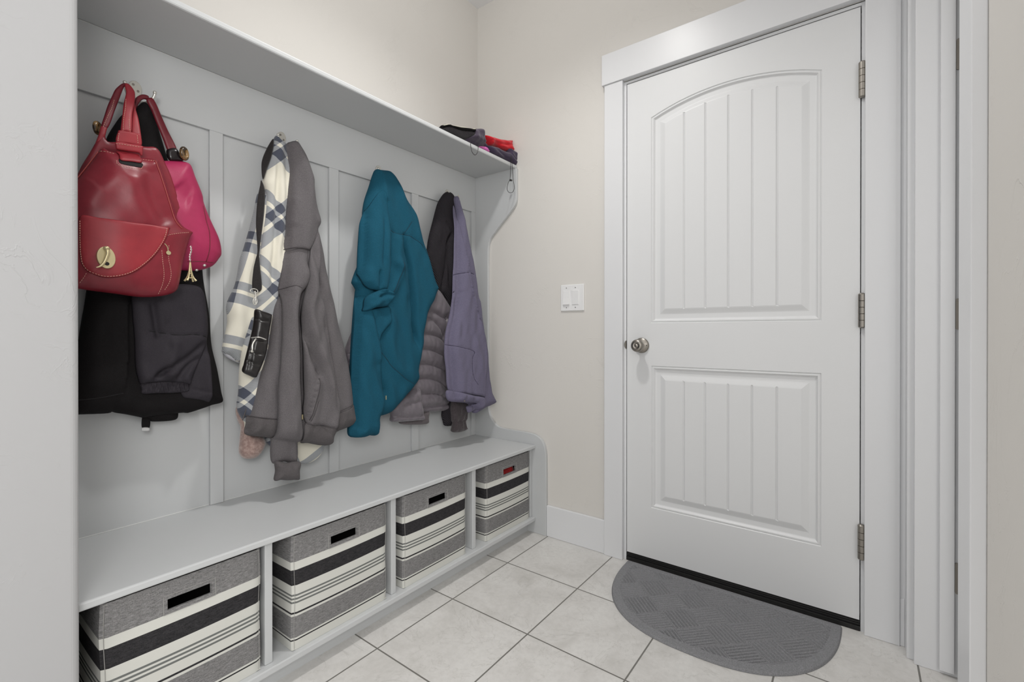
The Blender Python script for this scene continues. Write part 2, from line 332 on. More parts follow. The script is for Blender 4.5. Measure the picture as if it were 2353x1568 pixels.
 'pl_center': ((1.7,0.045,0.6,0.08),[(-1.1197,1.6749),(-1.1098,1.6652),(-1.0873,1.6562),(-1.0824,1.6288),(-1.0779,1.6011),(-1.062,1.5432),(-1.0602,1.4101),(-1.0633,1.2432),(-1.0703,1.0904),(-1.0403,0.948),(-1.0624,0.7328),(-1.0986,0.6697),(-1.2236,0.6738),(-1.2382,0.6999),(-1.2561,0.7338),(-1.2601,0.7616),(-1.2552,0.7961),(-1.2528,0.835),(-1.2504,0.874),(-1.24,0.9443),(-1.218,1.0318),(-1.1998,1.0888),(-1.2042,1.1102),(-1.1868,1.2671),(-1.1741,1.3475),(-1.1609,1.4531),(-1.1671,1.4992),(-1.1595,1.5409),(-1.1387,1.6152),(-1.128,1.6591)]),
 'pl_bottom': ((1.7,0.045,0.6,0.05),[(-1.1607,0.6514),(-1.1184,0.661),(-1.0115,0.6435),(-0.9439,0.6001),(-0.9389,0.5761),(-0.949,0.5458),(-0.9736,0.5213),(-1.0071,0.512),(-1.0396,0.5194),(-1.093,0.5624),(-1.1354,0.5945),(-1.1559,0.6173)]),
 'pl_lining': ((1.7,0.04,0.6,0.045),[(-1.2473,0.7532),(-1.2496,0.7297),(-1.243,0.7008),(-1.2349,0.6796),(-1.2376,0.6401),(-1.2404,0.6007),(-1.2303,0.5805),(-1.2131,0.572),(-1.1858,0.575),(-1.1658,0.5977),(-1.1597,0.6214),(-1.1737,0.6447),(-1.209,0.6632),(-1.2166,0.6847),(-1.2317,0.7111),(-1.2429,0.7327)]),
 'ps_loop': ((1.7,0.06,0.7,0.09),[(-1.1362,1.6546),(-1.1455,1.6415),(-1.1615,1.6085),(-1.1743,1.573),(-1.1777,1.5484),(-1.176,1.5136),(-1.1708,1.5072),(-1.1586,1.546),(-1.1464,1.5814),(-1.1401,1.6073),(-1.1354,1.6328)]),
 'ps_strap': ((1.7,0.06,0.7,0.115),[(-1.1816,1.4994),(-1.1719,1.4783),(-1.1702,1.4433),(-1.1767,1.3752),(-1.1859,1.3111),(-1.1915,1.2715),(-1.1945,1.2441),(-1.1925,1.2057),(-1.19,1.1328),(-1.2184,1.1307),(-1.215,1.1918),(-1.2066,1.2309),(-1.1999,1.2626),(-1.2023,1.3392),(-1.1994,1.3939),(-1.1936,1.4417),(-1.185,1.4828)]),
 'ps_body': ((1.7,0.12,0.7,0.15),[(-1.2325,1.0643),(-1.2093,1.0601),(-1.1864,1.0518),(-1.1818,1.0433),(-1.1912,0.9918),(-1.1998,0.933),(-1.2119,0.8964),(-1.2274,0.8606),(-1.2358,0.8489),(-1.2532,0.8567),(-1.2738,0.8714),(-1.2688,0.8937),(-1.2631,0.9161),(-1.2555,0.9461),(-1.2478,0.9765),(-1.2408,1.0071),(-1.2367,1.0341)]),
 'gh_body': ((1.7,0.06,0.5,0.11),[(-1.09,1.6515),(-1.0764,1.6634),(-1.0615,1.6709),(-1.0502,1.6604),(-1.0259,1.6216),(-0.9986,1.5526),(-0.9974,1.5101),(-0.9854,1.4441),(-0.9738,1.3969),(-0.9852,1.3668),(-0.9798,1.344),(-0.9674,1.2877),(-0.9544,1.2113),(-0.928,1.0965),(-0.9117,1.0194),(-0.8837,0.9078),(-0.8654,0.8038),(-0.8546,0.7159),(-0.8417,0.6553),(-0.8704,0.634),(-0.948,0.6172),(-0.9549,0.5826),(-0.9973,0.5855),(-1.0677,0.6105),(-1.1578,0.6396),(-1.2349,0.6613),(-1.2458,0.6729),(-1.2407,0.707),(-1.2336,0.7254),(-1.2255,0.7556),(-1.2048,0.8404),(-1.1798,0.919),(-1.1663,0.9918),(-1.1524,1.0739),(-1.1371,1.116),(-1.1289,1.1536),(-1.118,1.1946),(-1.11,1.2438),(-1.1052,1.2767),(-1.1009,1.3585),(-1.0979,1.416),(-1.0923,1.4826),(-1.0864,1.558),(-1.0884,1.615)]),
 'gh_yoke': ((1.7,0.075,0.5,0.13),[(-1.0965,1.6436),(-1.0846,1.6553),(-1.0698,1.6636),(-1.0586,1.6531),(-1.0346,1.6147),(-1.0087,1.546),(-1.0076,1.5046),(-0.995,1.4395),(-0.9846,1.3912),(-0.9972,1.3625),(-1.0163,1.3212),(-1.0376,1.2821),(-1.0734,1.2815),(-1.1087,1.2744),(-1.1054,1.3554),(-1.1011,1.4128),(-1.0957,1.4789),(-1.0906,1.5536),(-1.0924,1.6102)]),
 'gh_sleeve': ((1.7,0.08,0.4,0.155),[(-1.1139,1.2746),(-1.0809,1.2814),(-1.045,1.2783),(-1.0506,1.2405),(-1.048,1.1914),(-1.0622,1.1492),(-1.0847,1.1137),(-1.0872,1.0505),(-1.0859,0.9834),(-1.0849,0.8829),(-1.0841,0.7744),(-1.0867,0.6586),(-1.0894,0.551),(-1.1342,0.5585),(-1.1742,0.569),(-1.1705,0.6924),(-1.1624,0.831),(-1.1499,0.9512),(-1.1408,1.0735),(-1.1371,1.127),(-1.1394,1.1314),(-1.1355,1.1553),(-1.1239,1.2117)]),
 'gh_cuff': ((1.7,0.08,0.4,0.155),[(-1.1718,0.5709),(-1.1342,0.5593),(-1.0914,0.5531),(-1.0941,0.5242),(-1.0959,0.4951),(-1.1154,0.4975),(-1.136,0.5012),(-1.1601,0.5088),(-1.1779,0.511),(-1.1731,0.5389)]),
 'gh_front': ((1.7,0.07,0.5,0.125),[(-1.0343,1.2814),(-0.9903,1.3409),(-1.0135,1.1496),(-1.0008,1.102),(-0.986,1.0361),(-0.9718,0.9471),(-0.9576,0.8482),(-0.9467,0.7666),(-0.9431,0.7213),(-0.9504,0.6776),(-0.9612,0.6436),(-1.0178,0.6637),(-1.0738,0.6809),(-1.0725,0.7799),(-1.0742,0.8815),(-1.0759,0.9833),(-1.077,1.0767),(-1.0637,1.1458)]),
 'gh_hem1': ((1.7,0.07,0.5,0.12),[(-1.2399,0.7254),(-1.2005,0.7146),(-1.1565,0.705),(-1.158,0.6712),(-1.1619,0.6413),(-1.2018,0.6517),(-1.2393,0.6634),(-1.2508,0.6743),(-1.2459,0.7012)]),
 'gh_hem2': ((1.7,0.07,0.5,0.135),[(-1.0784,0.6826),(-1.0228,0.6655),(-0.9618,0.6439),(-0.9701,0.6153),(-0.9783,0.5896),(-1.0114,0.5916),(-1.0476,0.6058),(-1.0818,0.6164)]),
 'gh_hem3': ((1.7,0.07,0.5,0.115),[(-0.9437,0.6914),(-0.8986,0.7035),(-0.8581,0.7169),(-0.8503,0.6854),(-0.8451,0.6564),(-0.8741,0.6352),(-0.9109,0.6274),(-0.9524,0.6178),(-0.9481,0.6538)]),
 'te_body': ((1.7,0.06,0.6,0.11),[(-0.7172,1.6659),(-0.7015,1.6696),(-0.6742,1.6743),(-0.6533,1.6764),(-0.6279,1.6635),(-0.6096,1.6413),(-0.5982,1.6229),(-0.5632,1.5706),(-0.534,1.5415),(-0.5094,1.5106),(-0.4911,1.4456),(-0.4769,1.4034),(-0.4573,1.3575),(-0.4374,1.311),(-0.4128,1.2353),(-0.3917,1.1997),(-0.3952,1.1891),(-0.4221,1.1396),(-0.4561,1.0907),(-0.4769,1.0434),(-0.4916,0.9877),(-0.4948,0.9416),(-0.5142,0.8826),(-0.5285,0.8287),(-0.5268,0.7969),(-0.5366,0.775),(-0.573,0.7425),(-0.6196,0.7078),(-0.6862,0.6603),(-0.753,0.651),(-0.756,0.637),(-0.7647,0.5933),(-0.7735,0.5804),(-0.7986,0.5869),(-0.8269,0.5839),(-0.8725,0.5933),(-0.878,0.6243),(-0.8712,0.6427),(-0.8705,0.7327),(-0.8629,0.8302),(-0.8524,0.9485),(-0.8393,1.0684),(-0.8273,1.1536),(-0.8251,1.1594),(-0.8366,1.176),(-0.8422,1.1894),(-0.8269,1.2293),(-0.8115,1.2661),(-0.805,1.3378),(-0.7985,1.4099),(-0.786,1.448),(-0.7815,1.4849),(-0.7715,1.5303),(-0.7482,1.5905),(-0.7338,1.631)]),
 'te_sleeve': ((1.7,0.08,0.6,0.145),[(-0.7217,1.5693),(-0.7066,1.56),(-0.6991,1.5284),(-0.6977,1.462),(-0.699,1.3879),(-0.7051,1.2766),(-0.7113,1.221),(-0.7272,1.1651),(-0.7579,1.1557),(-0.7874,1.1572),(-0.8117,1.1659),(-0.8327,1.1954),(-0.8299,1.2616),(-0.824,1.3321),(-0.8145,1.4038),(-0.8032,1.4394),(-0.7721,1.5012),(-0.7445,1.5473)]),
 'te_rolled': ((1.7,0.09,0.6,0.175),[(-0.8317,1.0733),(-0.8289,1.0913),(-0.8229,1.1234),(-0.8005,1.1441),(-0.7557,1.1623),(-0.7207,1.1595),(-0.7021,1.1432),(-0.7128,1.1216),(-0.7265,1.1062),(-0.7424,1.0943),(-0.7845,1.0892),(-0.8089,1.0794)]),
 'te_hang': ((1.7,0.08,0.6,0.135),[(-0.7965,1.0794),(-0.7597,1.0891),(-0.7141,1.0952),(-0.7111,1.068),(-0.7105,1.0322),(-0.7328,1.0089),(-0.7591,0.9758),(-0.7723,0.9514),(-0.7829,0.9923),(-0.7931,1.041)]),
 'te_longsleeve': ((1.7,0.07,0.5,0.125),[(-0.8329,1.1285),(-0.7978,1.1225),(-0.7859,1.0495),(-0.7739,0.9759),(-0.761,0.9263),(-0.7607,0.8645),(-0.7554,0.8024),(-0.7502,0.7402),(-0.7633,0.6516),(-0.7659,0.6193),(-0.7726,0.5952),(-0.7818,0.5834),(-0.8065,0.5906),(-0.8347,0.5876),(-0.8797,0.5968),(-0.8849,0.6268),(-0.8773,0.6449),(-0.8771,0.7343),(-0.8695,0.8313),(-0.8594,0.9488),(-0.847,1.048)]),
 'pf_body': ((1.4,0.05,0.6,0.05),[(-0.3889,1.2018),(-0.3571,1.1957),(-0.3207,1.1615),(-0.2856,1.1233),(-0.2598,1.089),(-0.2642,1.0127),(-0.2786,0.9368),(-0.2858,0.8613),(-0.2751,0.7596),(-0.2572,0.6818),(-0.2389,0.6183),(-0.2499,0.6085),(-0.3211,0.6115),(-0.4149,0.6179),(-0.5148,0.6285),(-0.6298,0.6489),(-0.735,0.6909),(-0.8083,0.7619),(-0.8409,0.8219),(-0.8491,0.863),(-0.8569,0.8916),(-0.85,0.9317),(-0.8315,0.976),(-0.8175,1.0087),(-0.7984,1.0914),(-0.7346,1.1578),(-0.5731,1.2142)]),
 'pf_sleeve': ((1.4,0.06,0.6,0.085),[(-0.6222,0.7105),(-0.5768,0.7233),(-0.5414,0.7422),(-0.5007,0.7406),(-0.4973,0.7102),(-0.4938,0.6822),(-0.484,0.6393),(-0.4759,0.5987),(-0.5216,0.5987),(-0.5744,0.6031),(-0.6548,0.6137),(-0.6568,0.6408),(-0.6667,0.6724)]),
 'pf_lining': ((1.4,0.05,0.6,0.06),[(-0.5819,0.6095),(-0.5234,0.6099),(-0.4621,0.6198),(-0.4208,0.6236),(-0.423,0.5952),(-0.4294,0.5675),(-0.5116,0.5749),(-0.5865,0.5913)]),
 'mesh_body': ((1.7,0.035,0.6,0.055),[(-0.2731,1.6863),(-0.2917,1.6756),(-0.3103,1.6546),(-0.3336,1.6212),(-0.3503,1.581),(-0.3657,1.5352),(-0.396,1.4452),(-0.4112,1.38),(-0.4174,1.3499),(-0.4097,1.3091),(-0.3934,1.269),(-0.3714,1.2204),(-0.3546,1.1834),(-0.3155,1.1621),(-0.2813,1.1136),(-0.2531,1.0791),(-0.2554,0.9618),(-0.2789,0.861),(-0.2747,0.7092),(-0.3259,0.6077),(-0.3191,0.5595),(-0.3052,0.5363),(-0.2551,0.5369),(-0.2331,0.6026),(-0.2152,0.7549),(-0.1885,0.9611),(-0.1701,1.1183),(-0.1659,1.2556),(-0.1555,1.4393),(-0.1671,1.5287),(-0.1917,1.6146),(-0.2169,1.6541),(-0.2357,1.6766),(-0.2544,1.6877)]),
 'pu_body': ((1.7,0.065,0.6,0.15),[(-0.2458,1.6659),(-0.237,1.6573),(-0.2221,1.6205),(-0.196,1.545),(-0.1781,1.4443),(-0.1608,1.3744),(-0.1485,1.3214),(-0.1304,1.1785),(-0.1181,1.1449),(-0.1074,1.0398),(-0.0869,0.9077),(-0.0827,0.7756),(-0.0697,0.6929),(-0.0558,0.6624),(-0.0423,0.6264),(-0.1142,0.6127),(-0.1307,0.6087),(-0.2018,0.5928),(-0.2168,0.6199),(-0.2538,0.6484),(-0.3446,0.669),(-0.3526,0.7138),(-0.3599,0.8196),(-0.3653,0.8964),(-0.3513,0.9875),(-0.3145,1.0855),(-0.2865,1.1859),(-0.292,1.1683),(-0.2818,1.2631),(-0.2702,1.3295),(-0.2591,1.4185),(-0.2479,1.5085),(-0.2483,1.597),(-0.258,1.648)]),
 'pu_front': ((1.7,0.085,0.6,0.18),[(-0.2648,1.6165),(-0.2527,1.5839),(-0.2426,1.5153),(-0.2391,1.4366),(-0.2331,1.3979),(-0.2223,1.342),(-0.218,1.2852),(-0.2064,1.2025),(-0.1921,1.2015),(-0.1738,1.0743),(-0.1501,0.9975),(-0.1342,0.9199),(-0.132,0.8476),(-0.1444,0.7816),(-0.1592,0.676),(-0.1749,0.6752),(-0.3061,0.7041),(-0.3804,0.7226),(-0.3882,0.8227),(-0.3929,0.8981),(-0.3783,0.9876),(-0.3411,1.084),(-0.3127,1.1828),(-0.3176,1.1655),(-0.3061,1.259),(-0.294,1.3246),(-0.2822,1.4125),(-0.2703,1.5014),(-0.2719,1.5798)]),
 'pu_roll': ((1.7,0.07,0.6,0.2),[(-0.398,0.7256),(-0.3235,0.7095),(-0.2539,0.6902),(-0.1916,0.676),(-0.1738,0.664),(-0.1764,0.6344),(-0.2035,0.618),(-0.258,0.6048),(-0.2704,0.6219),(-0.2714,0.6365),(-0.238,0.643),(-0.2296,0.6498),(-0.3085,0.6613),(-0.3924,0.6788)]),
 'pu_back': ((1.7,0.06,0.6,0.16),[(-0.1283,0.7019),(-0.0801,0.6945),(-0.0668,0.6643),(-0.054,0.6286),(-0.1256,0.6151),(-0.1343,0.646)]),
 'dg_cuff': ((1.7,0.05,0.6,0.09),[(-0.2819,0.6625),(-0.2309,0.6616),(-0.1852,0.6358),(-0.1912,0.5902),(-0.1973,0.5576),(-0.2064,0.5461),(-0.1989,0.5244),(-0.1912,0.5051),(-0.2481,0.4999),(-0.295,0.51),(-0.2914,0.5343),(-0.2886,0.5538),(-0.2971,0.5675),(-0.299,0.6249)]),
 'hat_grey': (0.235,[(-0.4975,1.8857),(-0.5042,1.8738),(-0.4925,1.8672),(-0.4655,1.8622),(-0.4167,1.8605),(-0.366,1.8639),(-0.3209,1.8635),(-0.2743,1.8671),(-0.2503,1.8813),(-0.2624,1.8957),(-0.2663,1.9178),(-0.2723,1.9391),(-0.288,1.9393),(-0.3209,1.9247),(-0.4024,1.9037),(-0.4621,1.89),(-0.4825,1.887)]),
 'hat_brim': (0.25,[(-0.5108,1.8765),(-0.5191,1.8639),(-0.4808,1.8727),(-0.4255,1.877),(-0.3377,1.8993),(-0.3301,1.9075),(-0.3052,1.9276),(-0.3377,1.915),(-0.4184,1.8929),(-0.4774,1.8801)]),
 'hat_flap': (0.25,[(-0.3377,1.9074),(-0.3148,1.923),(-0.2876,1.9312),(-0.2639,1.9096),(-0.2151,1.8838),(-0.2438,1.872),(-0.2837,1.8566),(-0.3149,1.8491),(-0.3453,1.8519),(-0.3677,1.8596),(-0.3377,1.8897)]),
 'hat_pink': (0.24,[(-0.2761,1.8588),(-0.2522,1.8691),(-0.2196,1.8742),(-0.1989,1.8622),(-0.1735,1.858),(-0.2113,1.8556),(-0.2441,1.8559)]),
 'hat_red': (0.215,[(-0.2249,1.9337),(-0.1939,1.9442),(-0.1166,1.9557),(-0.0396,1.9729),(0.027,1.9926),(-0.0019,1.9667),(0.0417,1.9765),(0.0029,1.951),(0.0319,1.9516),(0.0814,1.9392),(0.0319,1.9312),(-0.0209,1.9149),(-0.0854,1.9117),(-0.1254,1.9157),(-0.1686,1.9045),(-0.2022,1.9259)]),
 'hat_purple': (0.245,[(-0.2297,1.8777),(-0.154,1.8939),(-0.1234,1.8927),(-0.0556,1.8987),(-0.0417,1.9241),(-0.0086,1.9204),(0.04,1.9196),(0.0901,1.9071),(0.1107,1.8896),(0.1055,1.8748),(0.0499,1.8531),(-0.0086,1.8479),(-0.0786,1.8513),(-0.1453,1.8506),(-0.1881,1.851),(-0.2173,1.8685)]),
}
LIN = {
 'st_flap': [(-1.6518,1.2578),(-1.6519,1.2099),(-1.6512,1.1782),(-1.6483,1.1557),(-1.6401,1.1407),(-1.6269,1.1331),(-1.6076,1.1286),(-1.5821,1.1331),(-1.5573,1.1454),(-1.5321,1.169),(-1.5085,1.1998),(-1.49,1.2369),(-1.4814,1.2685)],
 'st_zip1': [(-1.492,1.2088),(-1.4898,1.1802),(-1.4868,1.1473),(-1.4887,1.1184),(-1.4943,1.0905)],
 'st_zip2': [(-1.4758,1.2245),(-1.4766,1.193),(-1.47,1.1534),(-1.4729,1.1286),(-1.4823,1.1034)],
 'st_side': [(-1.4799,1.2508),(-1.456,1.2606),(-1.4203,1.2714)],
 'st_top': [(-1.6089,1.4439),(-1.5962,1.4437),(-1.58,1.4436)],
 'st_top2': [(-1.53,1.4461),(-1.5149,1.4478),(-1.4985,1.4505)],
 'st_slot': [(-1.582,1.4227),(-1.5825,1.4152),(-1.5765,1.4106),(-1.5573,1.4118),(-1.5367,1.4145),(-1.5287,1.4212),(-1.528,1.429)],
 'st_left': [(-1.641,1.1337),(-1.645,1.1234),(-1.6532,1.1059)],
 'seam_front': [(-1.4985,1.45),(-1.4882,1.4193),(-1.4727,1.3604),(-1.464,1.3262),(-1.4552,1.2961),(-1.44,1.2783)],
 'seam_front_l': [(-1.6105,1.4433),(-1.6313,1.4018),(-1.6499,1.366)],
 'seam_back': [(-1.4842,1.4939),(-1.4647,1.4525),(-1.4423,1.3768),(-1.4395,1.3617),(-1.422,1.3218)],
 'st_band1': [(-1.5787,1.4717),(-1.5561,1.4749),(-1.5284,1.4781)],
 'st_band2': [(-1.5715,1.5009),(-1.5736,1.4787)],
 'st_band3': [(-1.5339,1.5086),(-1.5318,1.484)],
 'st_band4': [(-1.5764,1.4628),(-1.5563,1.4662),(-1.5322,1.4663)],
 'st_strap1': [(-1.5457,1.6131),(-1.5489,1.5854),(-1.5536,1.5595),(-1.5576,1.5275),(-1.5589,1.5075)],
 'st_strap2': [(-1.5434,1.5546),(-1.5439,1.5325),(-1.5425,1.5122)],
 'st_strap3': [(-1.5685,1.6035),(-1.5743,1.5795),(-1.5829,1.5545),(-1.5915,1.5278),(-1.5992,1.5038)],
 'st_back': [(-1.6017,1.4945),(-1.6033,1.4477)],
 'st_back2': [(-1.5034,1.4777),(-1.5076,1.4518)],
 'bag_crease1': [(-1.6106,1.4392),(-1.5907,1.3885),(-1.6136,1.3539),(-1.6404,1.3024),(-1.6511,1.282)],
 'bag_crease2': [(-1.5505,1.4105),(-1.543,1.3584),(-1.5384,1.3298),(-1.5179,1.3014),(-1.4969,1.2746)],
 'bag_crease3': [(-1.515,1.4429),(-1.5107,1.3886),(-1.5076,1.3656),(-1.4941,1.3198),(-1.4765,1.2784)],
 'bag_crease4': [(-1.6428,1.1117),(-1.5886,1.1102),(-1.5386,1.1122)],
 'bag_crease5': [(-1.5997,1.4279),(-1.6243,1.3587),(-1.6274,1.3564)],
 'clasp_c': [(-1.6088,1.1733)],
 'horn': [(-1.6096,1.1951),(-1.6078,1.1841),(-1.6104,1.1715),(-1.6152,1.1586),(-1.6223,1.1497),(-1.6292,1.1465)],
 'zip_pull': [(-1.4869,1.2273),(-1.4806,1.2193),(-1.4782,1.204)],
 'pink_seam_v': [(-1.3618,1.3699),(-1.3575,1.3257),(-1.3512,1.2917),(-1.353,1.2413),(-1.3589,1.203)],
 'pink_seam_h': [(-1.4078,1.1965),(-1.3802,1.2004),(-1.3384,1.2031)],
 'pink_crease': [(-1.4376,1.4083),(-1.4136,1.3876),(-1.3971,1.3817)],
 'ring_r': [(-1.4062,1.515)],
 'ring_l': [(-1.5996,1.5216)],
 'charm_chain': [(-1.4173,1.2335),(-1.4163,1.2206),(-1.4194,1.2059),(-1.4188,1.1906)],
 'charm': [(-1.4188,1.1882),(-1.4185,1.1361)],
 'studs': [(-1.3614,1.192),(-1.3778,1.1773)],
 'bj_seam': [(-1.5123,0.9981),(-1.4816,0.9936),(-1.4474,0.9867),(-1.4189,0.9837),(-1.3919,0.9865),(-1.3667,0.982),(-1.3512,0.9769)],
 'bj_f1': [(-1.4893,1.0819),(-1.4812,1.0168),(-1.4741,0.9676)],
 'bj_f2': [(-1.354,0.9658),(-1.4004,0.9208),(-1.4558,0.8845),(-1.4835,0.8565)],
 'bj_f3': [(-1.3677,0.9223),(-1.4058,0.8897),(-1.4306,0.8492)],
 'bj_f4': [(-1.4357,0.9782),(-1.4413,0.9225),(-1.447,0.8562)],
 'bj_f5': [(-1.5344,1.1005),(-1.5378,0.9948),(-1.5391,0.8899),(-1.5483,0.8125)],
 'bj_f6': [(-1.3441,0.9361),(-1.3403,0.8475),(-1.3362,0.7792)],
 'bj_f7': [(-1.6049,1.0704),(-1.61,0.9446),(-1.6075,0.8193)],
 'bj_hem': [(-1.6355,0.8189),(-1.5882,0.8222),(-1.5481,0.8281)],
 'bj_hem2': [(-1.3994,0.8281),(-1.3436,0.8095),(-1.3116,0.8002)],
 'bj_f8': [(-1.3593,1.1155),(-1.3487,1.0453),(-1.3499,0.9775)],
 'bj_f9': [(-1.4879,0.8595),(-1.4697,0.8772),(-1.4465,0.8894),(-1.4301,0.8828)],
 'te_f14': [(-0.7644,1.241),(-0.7637,1.1983),(-0.7677,1.1623)],
 'te_f15': [(-0.726,1.4566),(-0.7395,1.345),(-0.7476,1.2537)],
 'te_f16': [(-0.7797,1.127),(-0.7395,1.1439),(-0.7091,1.1417),(-0.693,1.1533)],
 'te_f17': [(-0.8002,1.0974),(-0.7605,1.1199),(-0.7149,1.1266)],
 'gh_yseam': [(-1.1118,1.2763),(-1.0946,1.282),(-1.078,1.284),(-1.0569,1.2842),(-1.0432,1.2812)],
 'gh_h1': [(-1.2485,0.7279),(-1.2108,0.7186),(-1.1691,0.7085)],
 'gh_h3': [(-0.9555,0.6971),(-0.916,0.7079),(-0.8781,0.7204)],
 'gh_h2': [(-1.0826,0.684),(-1.0286,0.6676),(-0.9728,0.6487)],
 'gh_pk': [(-1.0315,0.8326),(-1.0359,0.7945),(-1.0485,0.7533),(-1.0683,0.6927)],
 'te_s1': [(-0.6356,1.2851),(-0.645,1.2351),(-0.6703,1.188),(-0.693,1.1533)],
 'pu_s1': [(-0.309,1.2658),(-0.2658,1.2788),(-0.227,1.2854)],
 'pu_f3b': [(-0.2231,1.2858),(-0.2009,1.2855),(-0.1801,1.2805)],
 'hat_top': [(-0.5102,1.875),(-0.4774,1.8805),(-0.4184,1.8946),(-0.3676,1.908),(-0.3377,1.915),(-0.3148,1.924)],
 'bj_top1': [(-1.4896,1.6153),(-1.4869,1.5598),(-1.4841,1.4901)],
 'pl_f1': [(-1.1265,1.6114),(-1.1276,1.5144),(-1.1355,1.3524),(-1.1476,1.2313),(-1.1519,1.1126)],
 'pl_f2': [(-1.1016,1.6437),(-1.0958,1.5228),(-1.1032,1.3583),(-1.1178,1.235)],
 'pl_f3': [(-1.1597,1.5138),(-1.1736,1.3845),(-1.1879,1.2264)],
 'pl_f4': [(-1.2408,1.0389),(-1.2479,0.9449),(-1.2565,0.8752)],
 'pl_f5': [(-1.2177,1.4139),(-1.2237,1.2791),(-1.2432,1.182),(-1.2743,0.9918)],
 'ps_clip': [(-1.2358,1.1221),(-1.2326,1.1041),(-1.2356,1.0893),(-1.2312,1.0793)],
 'ps_zip': [(-1.2477,0.9747),(-1.2312,0.9765),(-1.2088,0.9685)],
 'ps_pull': [(-1.2379,0.9727),(-1.248,0.9539),(-1.2494,0.9331)],
 'ps_q1': [(-1.2486,1.0373),(-1.2192,1.0303),(-1.1964,1.0288)],
 'ps_q2': [(-1.2548,0.9804),(-1.235,0.9689),(-1.207,0.9639)],
 'ps_q3': [(-1.2644,0.9392),(-1.2393,0.9271),(-1.2133,0.9223)],
 'ps_q4': [(-1.2719,0.9096),(-1.2434,0.895),(-1.2232,0.892)],
 'ps_q5': [(-1.2318,1.0568),(-1.2381,1.007),(-1.2462,0.9539),(-1.2579,0.8939),(-1.2655,0.8644)],
 'gh_zip': [(-1.1663,1.0644),(-1.1794,0.9918),(-1.1931,0.9204),(-1.2182,0.8394),(-1.2389,0.7603),(-1.2547,0.7128)],
 'gh_f1': [(-1.0841,1.097),(-1.0846,0.9833),(-1.083,0.7823),(-1.0827,0.6782)],
 'gh_f2': [(-1.0718,1.0002),(-1.056,0.9407),(-1.0354,0.88),(-1.0277,0.8366)],
 'gh_f3': [(-1.0322,0.837),(-1.0525,0.7707),(-1.0727,0.6933)],
 'gh_f4': [(-1.0017,1.0574),(-0.9776,0.9254),(-0.9578,0.7692),(-0.9538,0.7022)],
 'gh_f5': [(-1.026,1.302),(-1.0153,1.224),(-1.0047,1.1412)],
 'gh_f6': [(-1.0972,1.4691),(-1.1047,1.3544)],
 'gh_f7': [(-1.0373,0.752),(-1.064,0.6879)],
 'gh_f8': [(-1.1156,1.1161),(-1.1163,0.9504),(-1.1265,0.7461),(-1.1313,0.5847)],
 'gh_f9': [(-1.0488,1.2697),(-1.0393,1.1594),(-1.0565,1.0643),(-1.0286,0.9486),(-0.9862,0.816),(-0.9652,0.7258)],
 'gh_elbow': [(-1.1382,1.1355),(-1.1108,1.1487),(-1.0856,1.1427)],
 'gh_pull': [(-1.0819,0.7051)],
 'te_f1': [(-0.6896,1.423),(-0.6742,1.4108),(-0.6372,1.4059),(-0.6084,1.4089)],
 'te_f2': [(-0.6084,1.4089),(-0.5693,1.4038),(-0.5245,1.3854),(-0.4892,1.3587),(-0.4666,1.3296)],
 'te_f3': [(-0.6085,1.4069),(-0.6016,1.3467),(-0.5806,1.2724),(-0.5743,1.1958),(-0.5634,1.0994),(-0.562,1.0102),(-0.5429,0.9205)],
 'te_f4': [(-0.6881,1.4047),(-0.6943,1.3149),(-0.6953,1.2411)],
 'te_f5': [(-0.6792,1.2984),(-0.6438,1.2616),(-0.6657,1.1884),(-0.7302,1.1257)],
 'te_f6': [(-0.7682,0.935),(-0.7253,0.8882),(-0.7011,0.8536),(-0.6395,0.8027),(-0.5795,0.7694)],
 'te_f7': [(-0.7009,1.0936),(-0.6994,1.0092),(-0.6927,0.9247),(-0.6591,0.8469),(-0.5842,0.7896)],
 'te_f8': [(-0.7751,0.8863),(-0.7647,0.7839),(-0.7319,0.7355)],
 'te_f9': [(-0.7136,1.6434),(-0.7075,1.5784),(-0.6985,1.5287)],
 'te_f10': [(-0.6453,1.6432),(-0.6014,1.5583),(-0.5662,1.4686),(-0.5245,1.3854)],
 'te_f11': [(-0.5711,1.4716),(-0.5976,1.4319),(-0.6132,1.41)],
 'te_f12': [(-0.6375,1.3983),(-0.6457,1.3215),(-0.6254,1.2484)],
 'te_f13': [(-0.6006,1.1596),(-0.5714,1.0546),(-0.5605,0.921)],
 'te_pull': [(-0.7311,0.7293)],
 'pf_q0': [(-0.4622,1.0947),(-0.3916,1.0839),(-0.3448,1.0634),(-0.2948,1.0597)],
 'pf_q1': [(-0.4813,1.0529),(-0.4117,1.0488),(-0.3591,1.0118),(-0.3255,0.9627),(-0.3064,0.9327)],
 'pf_q2': [(-0.4883,0.9854),(-0.4125,0.9804),(-0.3529,0.963),(-0.312,0.9279)],
 'pf_q3': [(-0.5013,0.916),(-0.4263,0.9115),(-0.3606,0.89),(-0.3142,0.8685)],
 'pf_q4': [(-0.5142,0.8497),(-0.4272,0.8426),(-0.3615,0.8219),(-0.3103,0.7964)],
 'pf_q5': [(-0.527,0.7818),(-0.4408,0.7795),(-0.3624,0.7563),(-0.2994,0.7135)],
 'pf_q6': [(-0.5396,0.7169),(-0.4288,0.7083),(-0.3632,0.6955),(-0.286,0.6572)],
 'pf_q7': [(-0.5981,0.6564),(-0.4801,0.643),(-0.4167,0.6465),(-0.2769,0.6411)],
 'pf_s0': [(-0.5978,0.6831),(-0.5518,0.6819),(-0.5011,0.685)],
 'pf_s1': [(-0.6535,0.6377),(-0.5699,0.6243),(-0.4773,0.6193)],
 'pf_s2': [(-0.5745,0.7228),(-0.5394,0.7373),(-0.4973,0.7401)],
 'pf_l0': [(-0.8757,0.9764),(-0.8533,0.9683),(-0.8302,0.9721)],
